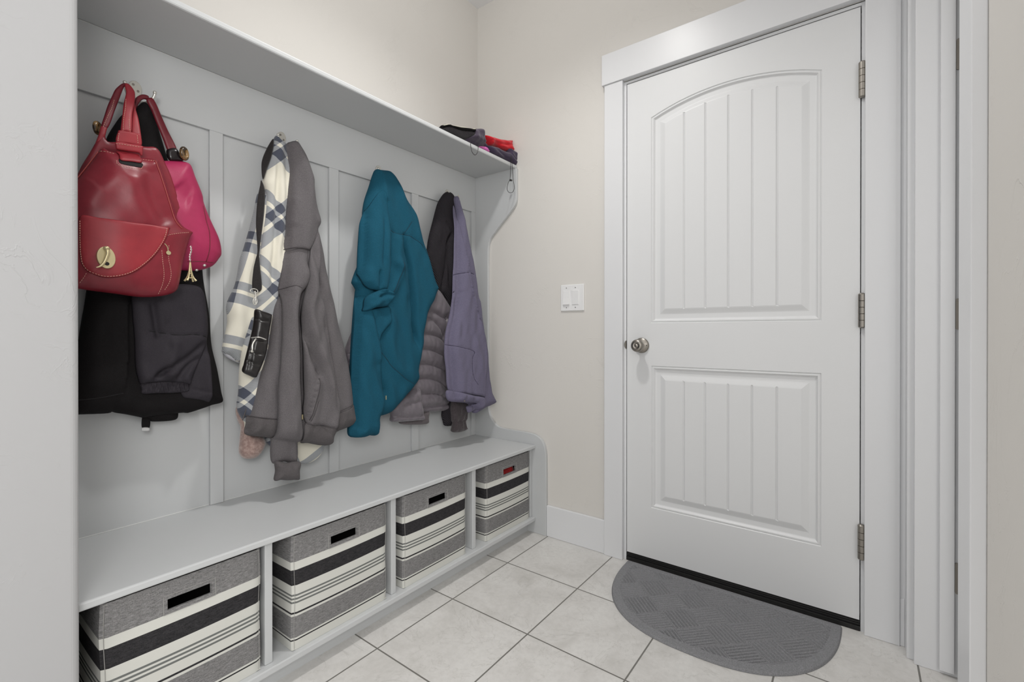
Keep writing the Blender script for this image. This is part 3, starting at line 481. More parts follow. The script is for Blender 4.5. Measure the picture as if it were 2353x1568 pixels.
 'pf_l1': [(-0.876,0.9448),(-0.8536,0.9363),(-0.8306,0.9398)],
 'pf_l2': [(-0.8763,0.9131),(-0.8539,0.9043),(-0.8309,0.9075)],
 'pf_l3': [(-0.8766,0.8815),(-0.8542,0.8724),(-0.8312,0.8752)],
 'pf_l4': [(-0.8769,0.8538),(-0.8544,0.8444),(-0.8315,0.8469)],
 'pf_side': [(-0.3134,1.0865),(-0.3248,1.0121),(-0.3325,0.953)],
 'bm_f1': [(-0.28,1.4741),(-0.3001,1.4145),(-0.3019,1.3494),(-0.3225,1.2611),(-0.3427,1.1785)],
 'bm_f2': [(-0.2485,1.4839),(-0.2808,1.4479),(-0.2872,1.3296),(-0.294,1.199)],
 'bm_f3': [(-0.3149,1.5327),(-0.2551,1.474)],
 'pu_f1': [(-0.2707,1.5786),(-0.2522,1.5035),(-0.2521,1.4335)],
 'pu_f2': [(-0.2488,1.434),(-0.279,1.3774),(-0.3041,1.3226)],
 'pu_f3': [(-0.3089,1.2667),(-0.2269,1.2858),(-0.1781,1.2807)],
 'pu_f4': [(-0.2488,1.434),(-0.2267,1.2881),(-0.2143,1.1752),(-0.1806,1.0892),(-0.1408,0.9305),(-0.1407,0.8329)],
 'pu_pocket': [(-0.3882,0.9357),(-0.3209,0.9222),(-0.2324,0.9001),(-0.247,0.8634),(-0.2509,0.8044),(-0.2376,0.7639),(-0.2174,0.7384)],
 'pu_btn': [(-0.3182,0.6747)],
 'pu_f5': [(-0.3074,1.1583),(-0.2989,1.0119),(-0.326,0.9441)],
 'pu_f6': [(-0.2154,0.9622),(-0.1654,0.7581)],
 'dg_seam': [(-0.3032,0.5622),(-0.2587,0.5578),(-0.2143,0.5587)],
 'cord1': [(-0.3624,1.8398),(-0.3606,1.8217),(-0.3531,1.8041),(-0.3353,1.7958),(-0.3208,1.8066),(-0.3123,1.8269),(-0.3112,1.84)],
 'cord2': [(-0.0673,1.8709),(-0.0682,1.8374),(-0.0705,1.7952),(-0.0751,1.7526),(-0.0888,1.7325),(-0.097,1.7084),(-0.0948,1.6926),(-0.0774,1.6863),(-0.0543,1.6941),(-0.0394,1.7145),(-0.0412,1.7391),(-0.0473,1.7571),(-0.0506,1.7924),(-0.0567,1.8352),(-0.0627,1.8723)],
 'cord3': [(-0.3436,1.8997),(-0.3444,1.8819),(-0.3437,1.8621),(-0.3399,1.8433)],
 'red_f': [(-0.1564,1.9241),(-0.0947,1.9306),(-0.0114,1.9533)],
 'red_f2': [(-0.1564,1.9214),(-0.1171,1.9014),(-0.0537,1.9047)],
 'red_f3': [(-0.2237,1.9231),(-0.1564,1.9268)],
 'pur_f1': [(-0.1766,1.8755),(-0.111,1.8635),(-0.0423,1.8566),(0.0547,1.8622)],
 'pur_f2': [(-0.0702,1.9092),(-0.0186,1.8748),(0.0647,1.8679)],
}# albedo colours; near-left plaster, strap slot and seams have shade put into them
M = {}
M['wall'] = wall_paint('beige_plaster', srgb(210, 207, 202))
M['wall_dim'] = wall_paint('dimmed_plaster', srgb(168, 168, 169))  # darker copy of the wall plaster, dimmer light put into its colour
M['ceil'] = plain('ceiling_paint', srgb(225, 225, 226), .8)
M['trim'] = plain('white_trim_paint', srgb(217, 218, 220), .34)
M['door'] = plain('white_door_paint', srgb(217, 218, 219), .4)
M['grey'] = plain('grey_cabinet_paint', srgb(189, 191, 192), .36)
M['black'] = plain('black_rubber', (.004, .004, .004, 1), .5)
M['nickel'] = plain('satin_nickel', srgb(150, 145, 138), .32, 1)
M['nickel_d'] = plain('aged_nickel', srgb(150, 145, 138), .36, 1)
M['hook'] = plain('brushed_hook_metal', srgb(205, 203, 196), .3, .6)
M['plate'] = plain('white_plastic', srgb(226, 226, 226), .3)
M['gap'] = plain('slot_shade', (.01, .01, .01, 1), .9)

def mat_floor():
    t = NT('ceramic_tile', .42, .45); co = t.coord()
    sx = t.new('ShaderNodeSeparateXYZ'); t.link(co, sx.inputs[0])
    def line(out, off):
        a = t.math('DIVIDE', t.math('SUBTRACT', out, off), .338); f = t.math('FRACT', a); d = t.math('ABSOLUTE', t.math('SUBTRACT', f, .5))
        return t.math('GREATER_THAN', d, .5 - .0072), t.math('FLOOR', a)
    gx, ix = line(sx.outputs[0], .459); gy, iy = line(sx.outputs[1], -.335)
    g = t.math('MAXIMUM', gx, gy)
    tid = t.math('ADD', t.math('MULTIPLY', ix, 7.31), t.math('MULTIPLY', iy, 3.77))
    cb = t.new('ShaderNodeCombineXYZ'); t.link(tid, cb.inputs[2]); va = t.new('ShaderNodeVectorMath'); va.operation = 'ADD'; t.link(co, va.inputs[0]); t.link(cb.outputs[0], va.inputs[1]); co2 = va.outputs[0]
    n = t.noise(co2, 5, 6, .6, .8); n2 = t.noise(co2, 60, 4, .7)
    c = t.ramp(n, [(.3, srgb(194, 192, 188)), (.5, srgb(208, 206, 203)), (.72, srgb(217, 216, 213))])
    vein = t.ramp(t.noise(co2, 3.4, 5, .6, 2.2), [(.49, 0.0), (.5, .35), (.51, 0.0)])
    c = t.mix(vein, c, srgb(168, 166, 161)); c = t.mix(t.ramp(n2, [(.35, .25), (.6, 0.0)]), c, srgb(180, 178, 174))
    t.color(t.mix(g, c, srgb(112, 110, 105)))
    inv = t.math('SUBTRACT', 1.0, g); b = t.bump(n2, .05, .001); t.bump(inv, .5, .002, b); return t.m
M['floor'] = mat_floor()
def struct(o): o['kind'] = 'structure'; return o
def bx(name, a, b, m, parent=None, loc=None, bevel=0, **k): return MB().box(a, b).build(name, m, parent, loc, bevel=bevel, **k)

# ------------------------------------------------------------------ the room
CZ = 2.755
struct(bx('floor', (-.2, -4, -.1), (3.2, .15, 0), M['floor'], loc=(0, 0, 0)))
struct(bx('ceiling', (-.2, -2.4, CZ), (3.2, .15, CZ + .1), M['ceil'], loc=(0, 0, CZ)))
struct(MB().prism([(-.2, 0), (-.022, 0), (-.022, 1.83), (-.001, 1.83), (-.001, CZ), (-.2, CZ)], 1, -1.71, .15).build('wall_left', M['wall'], loc=(0, 0, 0)))
# drywall return that closes the alcove on the left, rounded corner
pr = [(-.2, -2.9), (.43, -2.9)] + [(.43 - .014 + .014 * math.cos(a), -1.6985 - .014 + .014 * math.sin(a)) for a in np.linspace(0, math.pi / 2, 7)] + [(-.2, -1.6985)]
struct(MB().prism(pr, 2, 0, CZ).build('wall_near_left', M['wall_dim'], loc=(.43, -1.8, 0)))
m = MB(); m.box((-.02, 0, 0), (.842, .15, CZ)); m.box((1.688, 0, 0), (3.2, .15, CZ)); m.box((.842, 0, 2.084), (1.688, .15, CZ)); m.box((.842, .12, 0), (1.688, .15, 2.084))
struct(m.build('wall_back', M['wall'], loc=(0, 0, 0)))
Y2 = -.978      # near side of the opening in the right wall
m = MB(); m.box((1.803, -1.62, 0), (1.92, Y2, CZ)); m.box((1.803, Y2, 2.09), (1.92, 0, CZ)); m.box((1.803, -.078, 0), (1.92, 0, 2.09))
struct(m.build('wall_right', M['wall'], loc=(1.805, 0, 0)))
struct(bx('wall_fill_blocker', (1.92, -1.70, 0), (2.45, -1.62, CZ), M['wall'], loc=(2.5, -1.66, 0)))  # unseen wall piece added to block the fill light at the right opening
struct(bx('wall_far_right', (3.1, -1.62, 0), (3.2, 0, CZ), M['wall'], loc=(3.1, 0, 0)))
# baseboards
struct(bx('baseboard_back', (.452, -.014, 0), (.759, 0, .150), M['trim'], loc=(.6, 0, 0), bevel=.003))
struct(bx('baseboard_back', (1.774, -.0155, 0), (1.7865, 0, .150), M['trim'], loc=(1.78, 0, 0), bevel=.002))
struct(bx('trim_9', (1.7738, -.0125, .15), (1.7868, 0, 2.10), M['trim'], loc=(1.78, 0, .15)))
struct(bx('baseboard_right', (1.791, -1.62, 0), (1.805, Y2 - .09, .150), M['trim'], loc=(1.8, -2, 0), bevel=.003))
struct(bx('baseboard_left', (.43, -4, 0), (.444, -1.72, .150), M['trim'], loc=(.43, -2, 0), bevel=.003))
# casings of the main door
struct(bx('trim_1', (.759, -.02, 0), (.845, 0, 2.088), M['trim'], loc=(.8, 0, 0), bevel=.002))
struct(bx('trim_2', (1.684, -.02, 0), (1.774, 0, 2.088), M['trim'], loc=(1.73, 0, 0), bevel=.002))
struct(bx('trim_3', (.749, -.026, 2.088), (1.7865, 0, 2.222), M['trim'], loc=(1.27, 0, 2.088), bevel=.002))
# jamb with stop
m = MB(); m.box((.8425, 0, 0), (.8555, .12, 2.086)); m.box((1.6745, 0, 0), (1.6875, .12, 2.086)); m.box((.8555, 0, 2.0735), (1.6745, .12, 2.0865))
m.box((.8555, .046, 0), (.868, .058, 2.0735)); m.box((1.662, .046, 0), (1.6745, .058, 2.0735)); m.box((.868, .046, 2.06), (1.662, .058, 2.0735))
struct(m.build('trim_4', M['trim'], loc=(1.27, 0, 0)))

# ------------------------------------------------------------------ main door
dr = empty('door_1', (1.265, 0, 0), None, None); struct(dr)
DX0, DX1, DZ0, DZ1 = .8585, 1.6715, .036, 2.0700
def door_leaf():
    m = MB(); V = m.v; F = m.f
    def arch(x, x0, x1, zc, rise): 
        u = (x - (x0 + x1) / 2) / ((x1 - x0) / 2); R_ = ((x1 - x0) ** 2 / 4 + rise ** 2) / (2 * rise) if rise else 0
        return zc if not rise else zc + (math.sqrt(max(R_ ** 2 - (u * (x1 - x0) / 2) ** 2, 0)) - (R_ - rise))
    gro = [1.100, 1.182, 1.266, 1.349, 1.430]
    outer = []
    for (xo0, xo1, zb, zt, rise) in ((.964, 1.5655, 1.031, 1.898, .058), (.966, 1.5655, .250, .851, 0)):
        xi0, xi1 = xo0 + .060, xo1 - .060
        xs = sorted(set([xi0 + (xi1 - xi0) * k / 30 for k in range(31)] + [g + d for g in gro for d in (-.0045, 0, .0045)]))
        keep = [xs[0]]
        for x in xs[1:]:
            if min(abs(x - g - d) for g in gro for d in (-.0045, 0, .0045)) > 1e-6 and min(abs(x - g) for g in gro) < .008: continue
            keep.append(x)
        ts = [(x - xi0) / (xi1 - xi0) for x in keep]; n = len(ts)
        prof = [(0, 0), (.003, .0035), (.006, .0015), (.010, .0015), (.016, .0085), (.019, .0095), (.036, .0095), (.040, .0085), (.056, .0025), (.060, .0015)]
        loops = []
        for off, dep in prof:
            a, b = xo0 + off, xo1 - off; L = []
            for t in ts: L.append((a + t * (b - a), dep, arch(a + t * (b - a), a, b, zt - off + (off * .35 if rise else 0), rise * (1 - off / .06 * .28))))
            for t in reversed(ts): L.append((a + t * (b - a), dep, zb + off))
            base = len(V); V.extend(L); loops.append(base)
        k2 = 2 * n
        for a, b in zip(loops[:-1], loops[1:]):
            for i in range(k2): F.append((a + i, b + i, b + (i + 1) % k2, a + (i + 1) % k2))
        last = loops[-1]
        for i, x in enumerate(keep):
            if min(abs(x - g) for g in gro) < 1e-6:
                for q in (last + i, last + k2 - 1 - i): V[q] = (V[q][0], .0055, V[q][2])
        for i in range(n - 1): F.append((last + i, last + k2 - 1 - i, last + k2 - 2 - i, last + i + 1))
        outer.append((xo0, xo1, zb, zt, [V[loops[0] + i] for i in range(n)]))
    def poly(p):
        b = len(V); V.extend([(x, 0, z) for x, z in p]); F.append(tuple(range(b, b + len(p))))
    (a0, a1, zb, zt, top) = outer[0]; (c0, c1, lb, lt, _) = outer[1]
    poly([(DX0, DZ1), (DX0, zb), (a0, zb), (a0, zt)][::1] + [(p[0], p[2]) for p in top[1:-1]][0:0] + [(a0, DZ1)])
    poly([(a1, zb), (DX1, zb), (DX1, DZ1), (a1, DZ1)])
    for p, q in zip(top[:-1], top[1:]): poly([(p[0], p[2]), (q[0], q[2]), (q[0], DZ1), (p[0], DZ1)])
    poly([(DX0, lt), (DX1, lt), (DX1, zb), (DX0, zb)])
    poly([(DX0, lb), (c0, lb), (c0, lt), (DX0, lt)]); poly([(c1, lb), (DX1, lb), (DX1, lt), (c1, lt)])
    poly([(DX0, DZ0), (DX1, DZ0), (DX1, lb), (DX0, lb)])
    b = len(V); V.extend([(x, y, z) for y in (0, .044) for x, z in ((DX0, DZ0), (DX1, DZ0), (DX1, DZ1), (DX0, DZ1))])
    F.extend([(b, b + 4, b + 5, b + 1), (b + 1, b + 5, b + 6, b + 2), (b + 2, b + 6, b + 7, b + 3), (b + 3, b + 7, b + 4, b), (b + 4, b + 7, b + 6, b + 5)])
    o = m.build('door_leaf', M['door'], dr)
    bm = bmesh.new(); bm.from_mesh(o.data); bmesh.ops.remove_doubles(bm, verts=bm.verts, dist=1e-5); bmesh.ops.recalc_face_normals(bm, faces=bm.faces); bm.to_mesh(o.data); bm.free()
    return o
leaf = door_leaf()
m = MB(); m.box((.857, .002, 0), (1.673, .050, .036)); m.box((.857, -.004, 0), (1.673, .002, .016)); m.box((.857, -.001, .020), (1.673, .002, .024)); m.box((.857, -.002, .028), (1.673, .002, .031))
m.build('door_sweep', M['black'], dr, bevel=.001)
kb = MB().lathe([(0, 0), (.030, 0), (.0325, .002), (.0325, .004), (.029, .008), (.016, .010), (.013, .012)], (.925, 0, .936), (0, -1, 0), 40).build('knob_rose', M['nickel'], dr, smooth=True)
MB().lathe([(.011, .008), (.011, .028), (.016, .034), (.0245, .042), (.0265, .050), (.0255, .058), (.019, .063), (.0095, .0645), (.009, .063), (.006, .063), (.0055, .066), (0, .066)], (.925, 0, .936), (0, -1, 0), 40).build('door_knob', M['nickel'], dr, smooth=True)
MB().lathe([(.002, 0), (.002, .0097)], (.949, 0, .936), (0, -1, 0), 12).build('rose_screw', M['black'], kb)
m = MB(); m.prism([(.8560, .938 + .018)] + [(.8560 - .0095 * math.sin(a), .938 + .018 * math.cos(a)) for a in np.linspace(.15, math.pi - .15, 12)] + [(.8560, .938 - .018)], 1, -.0022, .003)
m.build('strike_plate', M['nickel_d'], dr)
def hinge(z0, z1, mt):
    m = MB(); L = z1 - z0; c = (1.6765, -.0085, z0); r = .0105
    pf = [(.004, -.004), (.008, -.002), (r, 0)]
    for k in range(1, 5):
        h = L * k / 5; pf += [(r, h - .001), (r - .0018, h), (r, h + .001)]
    pf += [(r, L), (.008, L + .003), (.0045, L + .005)]
    m.lathe(pf, c, (0, 0, 1), 20); m.box((1.676, -.0015, z0), (1.684, -.0002, z1))
    return m.build('hinge', mt, dr, smooth=False)
for z0, z1 in ((1.768, 1.880), (1.010, 1.117), (.244, .354)): hinge(z0, z1, M['nickel_d'])

# ------------------------------------------------------------------ opening in the right wall with its open door
m = MB(); m.box((1.7865, -.0765, 0), (1.805, -.002, 2.18)); m.build('trim_5', M['trim'], loc=(1.79, -.05, 0), bevel=.002); struct(bpy.data.objects['trim_5'])
struct(bx('trim_6', (1.7865, Y2 - .087, 0), (1.803, Y2 + .003, 2.18), M['trim'], loc=(1.79, Y2, 0), bevel=.0015))
struct(bx('trim_7', (1.7865, Y2 - .1, 2.085), (1.805, -.002, 2.22), M['trim'], loc=(1.79, -.5, 2.1)))
m = MB(); m.box((1.8022, -.0965, 0), (1.925, -.0765, 2.09)); m.box((1.857, -.108, .012), (1.889, -.0965, 2.07)); m.box((1.805, Y2, 0), (1.925, Y2 + .018, 2.09))
struct(m.build('trim_8', M['trim'], loc=(1.86, -.08, 0), bevel=.0015))
d2 = empty('door_2', (1.93, -.13, 0), None, None); struct(d2)
bx('door_leaf', (1.899, -.148, .012), (2.70, -.113, 2.06), M['door'], d2, bevel=.002)
for z0 in (1.742, 1.0, .242):
    m = MB(); m.prism([(1.8905 + .010, z0)] + [(1.8905 + .004 - .004 * math.sin(a), z0 + .004 - .004 * math.cos(a)) for a in (0, .8, 1.57)] + [(1.8905 + .004 - .004 * math.sin(a), z0 + .085 + .004 * math.cos(a)) for a in (1.57, .8, 0)] + [(1.8905 + .010, z0 + .089)], 1, -.1005, -.0966)
    m.build('hinge_leaf', M['nickel_d'], d2)

# ------------------------------------------------------------------ light switch
sw = empty('light_switch', (.5885, 0, 1.155), 'white double rocker light switch plate on the beige wall beside the door', 'light switch')
bx('switch_plate', (.5265, -.006, 1.0925), (.6505, 0, 1.217), M['plate'], sw, bevel=.003)
for i, xc in enumerate((.5585, .6065)):
    zc = 1.155
    bx('switch_frame', (xc - .0175, -.0072, zc - .0345), (xc + .0175, -.004, zc + .0345), M['plate'], sw, bevel=.0005)
    t1, t2 = ((.0075, .0125) if i == 0 else (.0115, .0085))
    MB().prism([(-.0065, zc - .0325), (-t2, zc - .0325), (-.0095, zc + .0), (-t1, zc + .0325), (-.0065, zc + .0325)], 0, xc - .0165, xc + .0165).build('rocker', M['plate'], sw, bevel=.0005)
    for zz in (zc + .0465, zc - .0465): MB().lathe([(.0022, .0055), (.0022, .0066)], (xc, 0, zz), (0, -1, 0), 12).build('screw', M['nickel'], sw)

# ceiling light of the little room (above the frame)
cl = empty('ceiling_light', (.86, -.84, 2.7), 'round recessed ceiling light above the tiled floor', 'ceiling light')
MB().lathe([(.075, 0), (.105, 0), (.105, -.004), (.098, -.008), (.078, -.008), (.075, 0)], (.86, -.84, CZ), (0, 0, 1), 40).build('lamp_trim', M['plate'], cl, smooth=False)

# ------------------------------------------------------------------ built-in bench unit
G = M['grey']; BY = -1.697
un = empty('mudroom_bench', (0, -.85, 0), 'grey painted built-in coat bench with panelled back, top shelf and four cubbies', 'bench')
bx('back_panel', (-.021, BY, .08), (-.012, 0, 1.827), G, un)
bx('hook_rail', (-.012, BY, 1.641), (0, -.018, 1.836), G, un, bevel=.0015)
for a, b in ((-1.308, -1.269), (-.888, -.847), (-.466, -.426), (-.049, -.018), (-1.697, -1.68)):
    bx('batten', (-.012, a, .4365), (0, b, 1.641), G, un, bevel=.0012)
bx('top_shelf', (-.0005, BY, 1.827), (.267, -.0005, 1.8455), G, un, bevel=.005)
bx('bench_top', (-.012, BY, .418), (.391, -.018, .436), G, un, bevel=.004)
bx('bottom_shelf', (-.012, BY, .061), (.391, -.018, .080), G, un, bevel=.003)
bx('toe_kick', (.325, BY, 0), (.343, -.018, .061), G, un)
for y in (-.4505, -.874, -1.302): bx('divider', (-.012, y - .0105, .08), (.370, y + .0105, .418), G, un, bevel=.0025)
bx('divider', (-.012, -.036, .08), (.372, -.0185, .418), G, un, bevel=.0025)
side = [(-.012, 0), (.452, 0), (.452, .20), (.4515, .36), (.449, .405), (.441, .440), (.425, .465), (.398, .482), (.36, .490), (.30, .492), (.22, .492), (.172, .495), (.145, .503), (.118, .523), (.098, .553), (.088, .595), (.0855, .65), (.0855, .80), (.0855, 1.0), (.0855, 1.2), (.0855, 1.38), (.088, 1.445), (.096, 1.475), (.112, 1.500), (.18, 1.562), (.24, 1.616), (.260, 1.636), (.270, 1.655), (.273, 1.68), (.273, 1.75), (.2735, 1.8265), (-.012, 1.8265)]
sp = np.array(side); mid = cr(sp[2:30], 5, False); sp2 = [tuple(sp[0]), tuple(sp[1])] + [tuple(q) for q in mid] + [tuple(sp[30]), tuple(sp[31])]
MB().prism(sp2, 1, -.0180, -.0004).build('side_panel', G, un, bevel=.0025)

M['caulk'] = plain('grey_caulk', srgb(206, 207, 206), .5)
MB().tube([(-.0008, BY, 1.8268), (-.0008, -.018, 1.8268)], .0016, 6).build('caulk_bead', M['caulk'], un)
MB().tube([(-.0122, BY, .4362), (-.0122, -.018, .4362)], .0018, 6).build('caulk_bead', M['caulk'], un)
MB().tube([(0, -.0182, 1.826), (.265, -.0182, 1.826)], .0012, 6).build('caulk_bead', M['caulk'], un)
# ------------------------------------------------------------------ hooks
def hook(yc, label):
    z = 1.6895; t = empty('coat_hook', (0, yc, z - .05), label, 'hook', 'double coat hooks on the rail')
    out = [(.0155 * math.cos(a), .0215 * math.sin(a) + .002 if math.sin(a) > -.2 else .0215 * math.sin(a) * 1.7) for a in np.linspace(0, 2 * math.pi, 40, False)]
    MB().prism([(yc + p[0] * (1 if p[1] > -.005 else max(.35, 1 + (p[1] + .005) * 18)), z + p[1]) for p in out], 0, .0003, .0042).build('hook_plate', M['hook'], t, bevel=.001)
    for dy, dz in ((-.005, .011), (.006, -.004)): MB().lathe([(.0034, .004), (.0034, .0052), (.001, .0052)], (0, yc + dy, z + dz), (1, 0, 0), 12).build('screw', M['nickel_d'], t)
    for s in (-1, 1):
        P = cr(np.array([(.003, 0, -.028), (.010, s * .006, -.036), (.024, s * .016, -.040), (.036, s * .026, -.034), (.043, s * .032, -.022), (.046, s * .034, -.012)]), 5, False)
        m = MB().tube([(q[0], yc + q[1], z + q[2]) for q in P], list(np.linspace(.005, .0035, len(P))), 10)
        m.lathe([(.001, -.005), (.004, -.0035), (.0052, 0), (.004, .0035), (.001, .005)], (P[-1][0], yc + P[-1][1], z + P[-1][2] + .003), (0, 0, 1), 14)
        m.build('prong', M['hook'], t, smooth=True)
hook(-1.500, 'metal double coat hook holding the red handbag, first from the left')
hook(-1.078, 'metal double coat hook above the plaid shirt and grey hoodie')
hook(-.656, 'metal double coat hook mostly hidden by the teal jacket')
hook(-.236, 'metal double coat hook hidden behind the black mesh and purple jackets')

# ------------------------------------------------------------------ storage bins
def mat_bin(name, g1, g2, k1, k2, w):
    t = NT(name, .85, .2); co = t.coord(); sx = t.new('ShaderNodeSeparateXYZ'); t.link(co, sx.inputs[0])
    H = .334; z = t.math('DIVIDE', sx.outputs[2], H)
    st = [(0, 'w'), (.075, 'k'), (.088, 'w'), (.105, 'g'), (.288, 'w'), (.305, 'k'), (.322, 'w'), (.398, 'n'), (.412, 'w'), (.428, 'n'), (.442, 'w'), (.458, 'n'), (.473, 'w'), (.553, 'k'), (.686, 'w'), (.757, 'g')]
    cw = srgb(*w)
    wv = t.noise(t.coord(scale=(.5, .5, 7)), 150, 4, .75); wv2 = t.noise(t.coord(scale=(4, 4, 1.5)), 170, 3, .7); wm = t.math('ADD', t.math('MULTIPLY', wv, .7), t.math('MULTIPLY', wv2, .3))
    gcol = t.ramp(wm, [(.38, srgb(*g1)), (.62, srgb(*g2))]); kcol = t.ramp(wm, [(.38, srgb(*k1)), (.66, srgb(*k2))])
    def mask(ch):
        s_ = [(p, 1.0 if c == ch else 0.0) for p, c in st]; return t.ramp(z, s_, 'CONSTANT')
    c = t.mix(mask('g'), cw, gcol); c = t.mix(mask('k'), c, kcol); c = t.mix(mask('n'), c, srgb(108, 110, 108)); t.color(c)
    t.bump(wm, .35, .0012); return t.m
M['bin'] = mat_bin('striped_canvas', (84, 83, 83), (150, 149, 149), (24, 23, 25), (66, 65, 67), (202, 202, 196))
M['bin_in'] = plain('bin_lining', srgb(38, 36, 36), .9)
M['thread_l'] = plain('pale_thread', srgb(158, 157, 154), .8)
def make_bin():
    W_, D_, H_ = .331, .335, .328; root = empty('storage_bin', (0, 0, 0), 'x', 'storage bin', 'striped storage bins in the cubbies')
    hy, hz0, hz1 = .046, .262, .287
    ys = sorted(set(list(np.round(np.linspace(-W_ / 2, W_ / 2, 27), 4)) + [-hy, hy])); zs = sorted(set(list(np.round(np.linspace(0, H_, 27), 4)) + [hz0, hz1]))
    def bulge(y, z, a): return a * (1 - (2 * y / W_) ** 2) * math.sin(math.pi * min(z / H_, 1)) 
    verts = []; faces = []; fm = []
    def grid(us, vs, fn, skip=None, mi=0, flip=False):
        b = len(verts)
        for u in us:
            for v in vs: verts.append(fn(u, v))
        nv = len(vs)
        for i in range(len(us) - 1):
            for j in range(nv - 1):
                if skip and skip((us[i] + us[i + 1]) / 2, (vs[j] + vs[j + 1]) / 2): continue
                f = (b + i * nv + j, b + (i + 1) * nv + j, b + (i + 1) * nv + j + 1, b + i * nv + j + 1); faces.append(f[::-1] if flip else f); fm.append(mi)
    def rc(u, r=.010):   # soft vertical corners
        e = W_ / 2 - abs(u); return -r * (1 - math.sqrt(max(1 - (1 - e / r) ** 2, 0))) if e < r else 0
    grid(ys, zs, lambda y, z: (bulge(y, z, .007) + rc(y) * .6, y + .0015 * math.sin(z * 30) * (2 * y / W_), z), lambda y, z: abs(y) < hy and hz0 < z < hz1)
    xs = list(np.linspace(-D_, 0, 20))
    for s in (-1, 1): grid(xs, zs, lambda x, z, s=s: (x + rc(W_ / 2) * .6 * (1 if x > -.001 else 0), s * (W_ / 2) + s * (.0015 * math.sin(z * 30)) + s * .004 * math.sin(math.pi * z / H_) * (1 - (2 * (x + D_ / 2) / D_) ** 2), z), flip=(s > 0))
    grid(ys, zs, lambda y, z: (-D_, y, z), flip=True)
    grid(xs, ys, lambda x, y: (x, y, .002), flip=True)
    # inner skin
    t = .006
    grid(ys, zs, lambda y, z: (bulge(y, z, .007) - t, y * .96, z), lambda y, z: abs(y) < hy and hz0 < z < hz1, 1, True)
    for s in (-1, 1): grid([-D_ + t, -t], zs, lambda x, z, s=s: (x, s * (W_ / 2 - t), z), mi=1, flip=(s < 0))
    grid([-W_ / 2 + t, W_ / 2 - t], zs, lambda y, z: (-D_ + t, y, z), mi=1)
    # hole rim
    R_ = [(-hy, hz0), (hy, hz0), (hy, hz1), (-hy, hz1)]
    for a, b in zip(R_, R_[1:] + R_[:1]):
        n = len(verts)
        for (y, z), dx in ((a, 0), (b, 0), (b, -t), (a, -t)): verts.append((bulge(y, z, .007) + dx, y * (1 if dx == 0 else .96), z))
        faces.append((n, n + 1, n + 2, n + 3)); fm.append(0)
    mk('bin_body', verts, faces, None, root, mats=[M['bin'], M['bin_in']], fm=fm, smooth=True)
    m = MB()
    def rect(a, z0, z1):
        P = []
        for (y, z), (y2, z2) in zip([(-a, z0), (a, z0), (a, z1), (-a, z1)], [(a, z0), (a, z1), (-a, z1), (-a, z0)]):
            for k in range(8): P.append((y + (y2 - y) * k / 8, z + (z2 - z) * k / 8))
        return [(bulge(y, z, .007) + .0006, y, z) for y, z in P]
    for a, z0, z1 in ((.054, .253, .296),): m.tube(rect(a, z0, z1), .0007, 5, closed=True)
    m.build('handle_stitching', M['thread_l'], root)
    m = MB()
    for s in (-1, 1): m.tube([(rc(W_ / 2 - .006) * .6 + .0006 + bulge(s * (W_ / 2 - .006), z, .007), s * (W_ / 2 - .006) + s * .0015 * math.sin(z * 30), z) for z in np.linspace(.004, H_ - .002, 24)], .0006, 5)
    m.tube([(bulge(y, H_ - .001, .007) - .001 + rc(y) * .6, y, H_ - .004) for y in np.linspace(-W_ / 2 + .004, W_ / 2 - .004, 20)], .0012, 5)
    m.build('edge_piping', M['thread_l'], root)
    return root
def dup(r, loc, label, rz=0):
    c = r.copy(); COL.objects.link(c); c.location = loc; c.rotation_euler = (0, 0, rz); c['label'] = label
    for ch in list(r.children):
        k = ch.copy(); COL.objects.link(k); k.parent = c
        for g in ch.children: q = g.copy(); COL.objects.link(q); q.parent = k
    return c
b0 = make_bin()
b0.location = (.372, -1.4905, .0805); b0['label'] = 'striped grey, black and white canvas bin in the front cubby by the left wall'; b0.rotation_euler = (0, 0, math.radians(-.5))
dup(b0, (.374, -1.073, .0805), 'striped canvas bin in the second cubby from the left', 0)
dup(b0, (.372, -.668, .0805), 'striped canvas bin in the third cubby, showing a plain black handle slot', math.radians(.4))
dup(b0, (.372, -.209, .0805), 'striped canvas bin by the beige wall with red showing through its handle slot', math.radians(-.4))

# ------------------------------------------------------------------ door mat
def door_mat():
    root = empty('door_mat', (1.2475, -.02, 0), 'grey half-oval ribbed door mat on the tiles in front of the white door', 'door mat')
    A, B, n = .378, .436, 2.5; V = []; Fc = []; NU, NV = 400, 230
    for j in range(NV + 1):
        v = math.sin(j / NV * math.pi / 2) if j < NV else .99995
        hw = A * (1 - v ** n) ** (1 / n)
        for i in range(NU + 1):
            u = -1 + 2 * i / NU; x = u * hw; y = -v * B
            rr = (abs(x / A) ** n + v ** n) ** (1 / n); de = (1 - rr) * .38; dt = -y
            edge = min(de, dt + .004)
            h = .0085 * min(1, max(edge, 0) / .004) ** .5
            if de > .030 and dt > .022:
                a = (x + y) * .7071; b = (x - y) * .7071; C_ = .098
                ck = (math.floor(a / C_) + math.floor(b / C_)) % 2; q = b if ck else a; fa = (a / C_) % 1; fb = (b / C_) % 1
                inn = min(fa, 1 - fa, fb, 1 - fb) * C_
                s_ = .5 + .5 * math.cos(2 * math.pi * (q % C_) / C_ * 8)
                h += (-.0072 * s_ ** 1.1 if inn > .0018 else -.0006) * min(1, (de - .03) / .004)
            V.append((1.2475 + x, -.02 + y, max(h, .0004)))
    w_ = NU + 1
    for j in range(NV):
        for i in range(NU): Fc.append((j * w_ + i, (j + 1) * w_ + i, (j + 1) * w_ + i + 1, j * w_ + i + 1))
    o = mk('mat_pile', V, Fc, M['mat'], root, smooth=True)
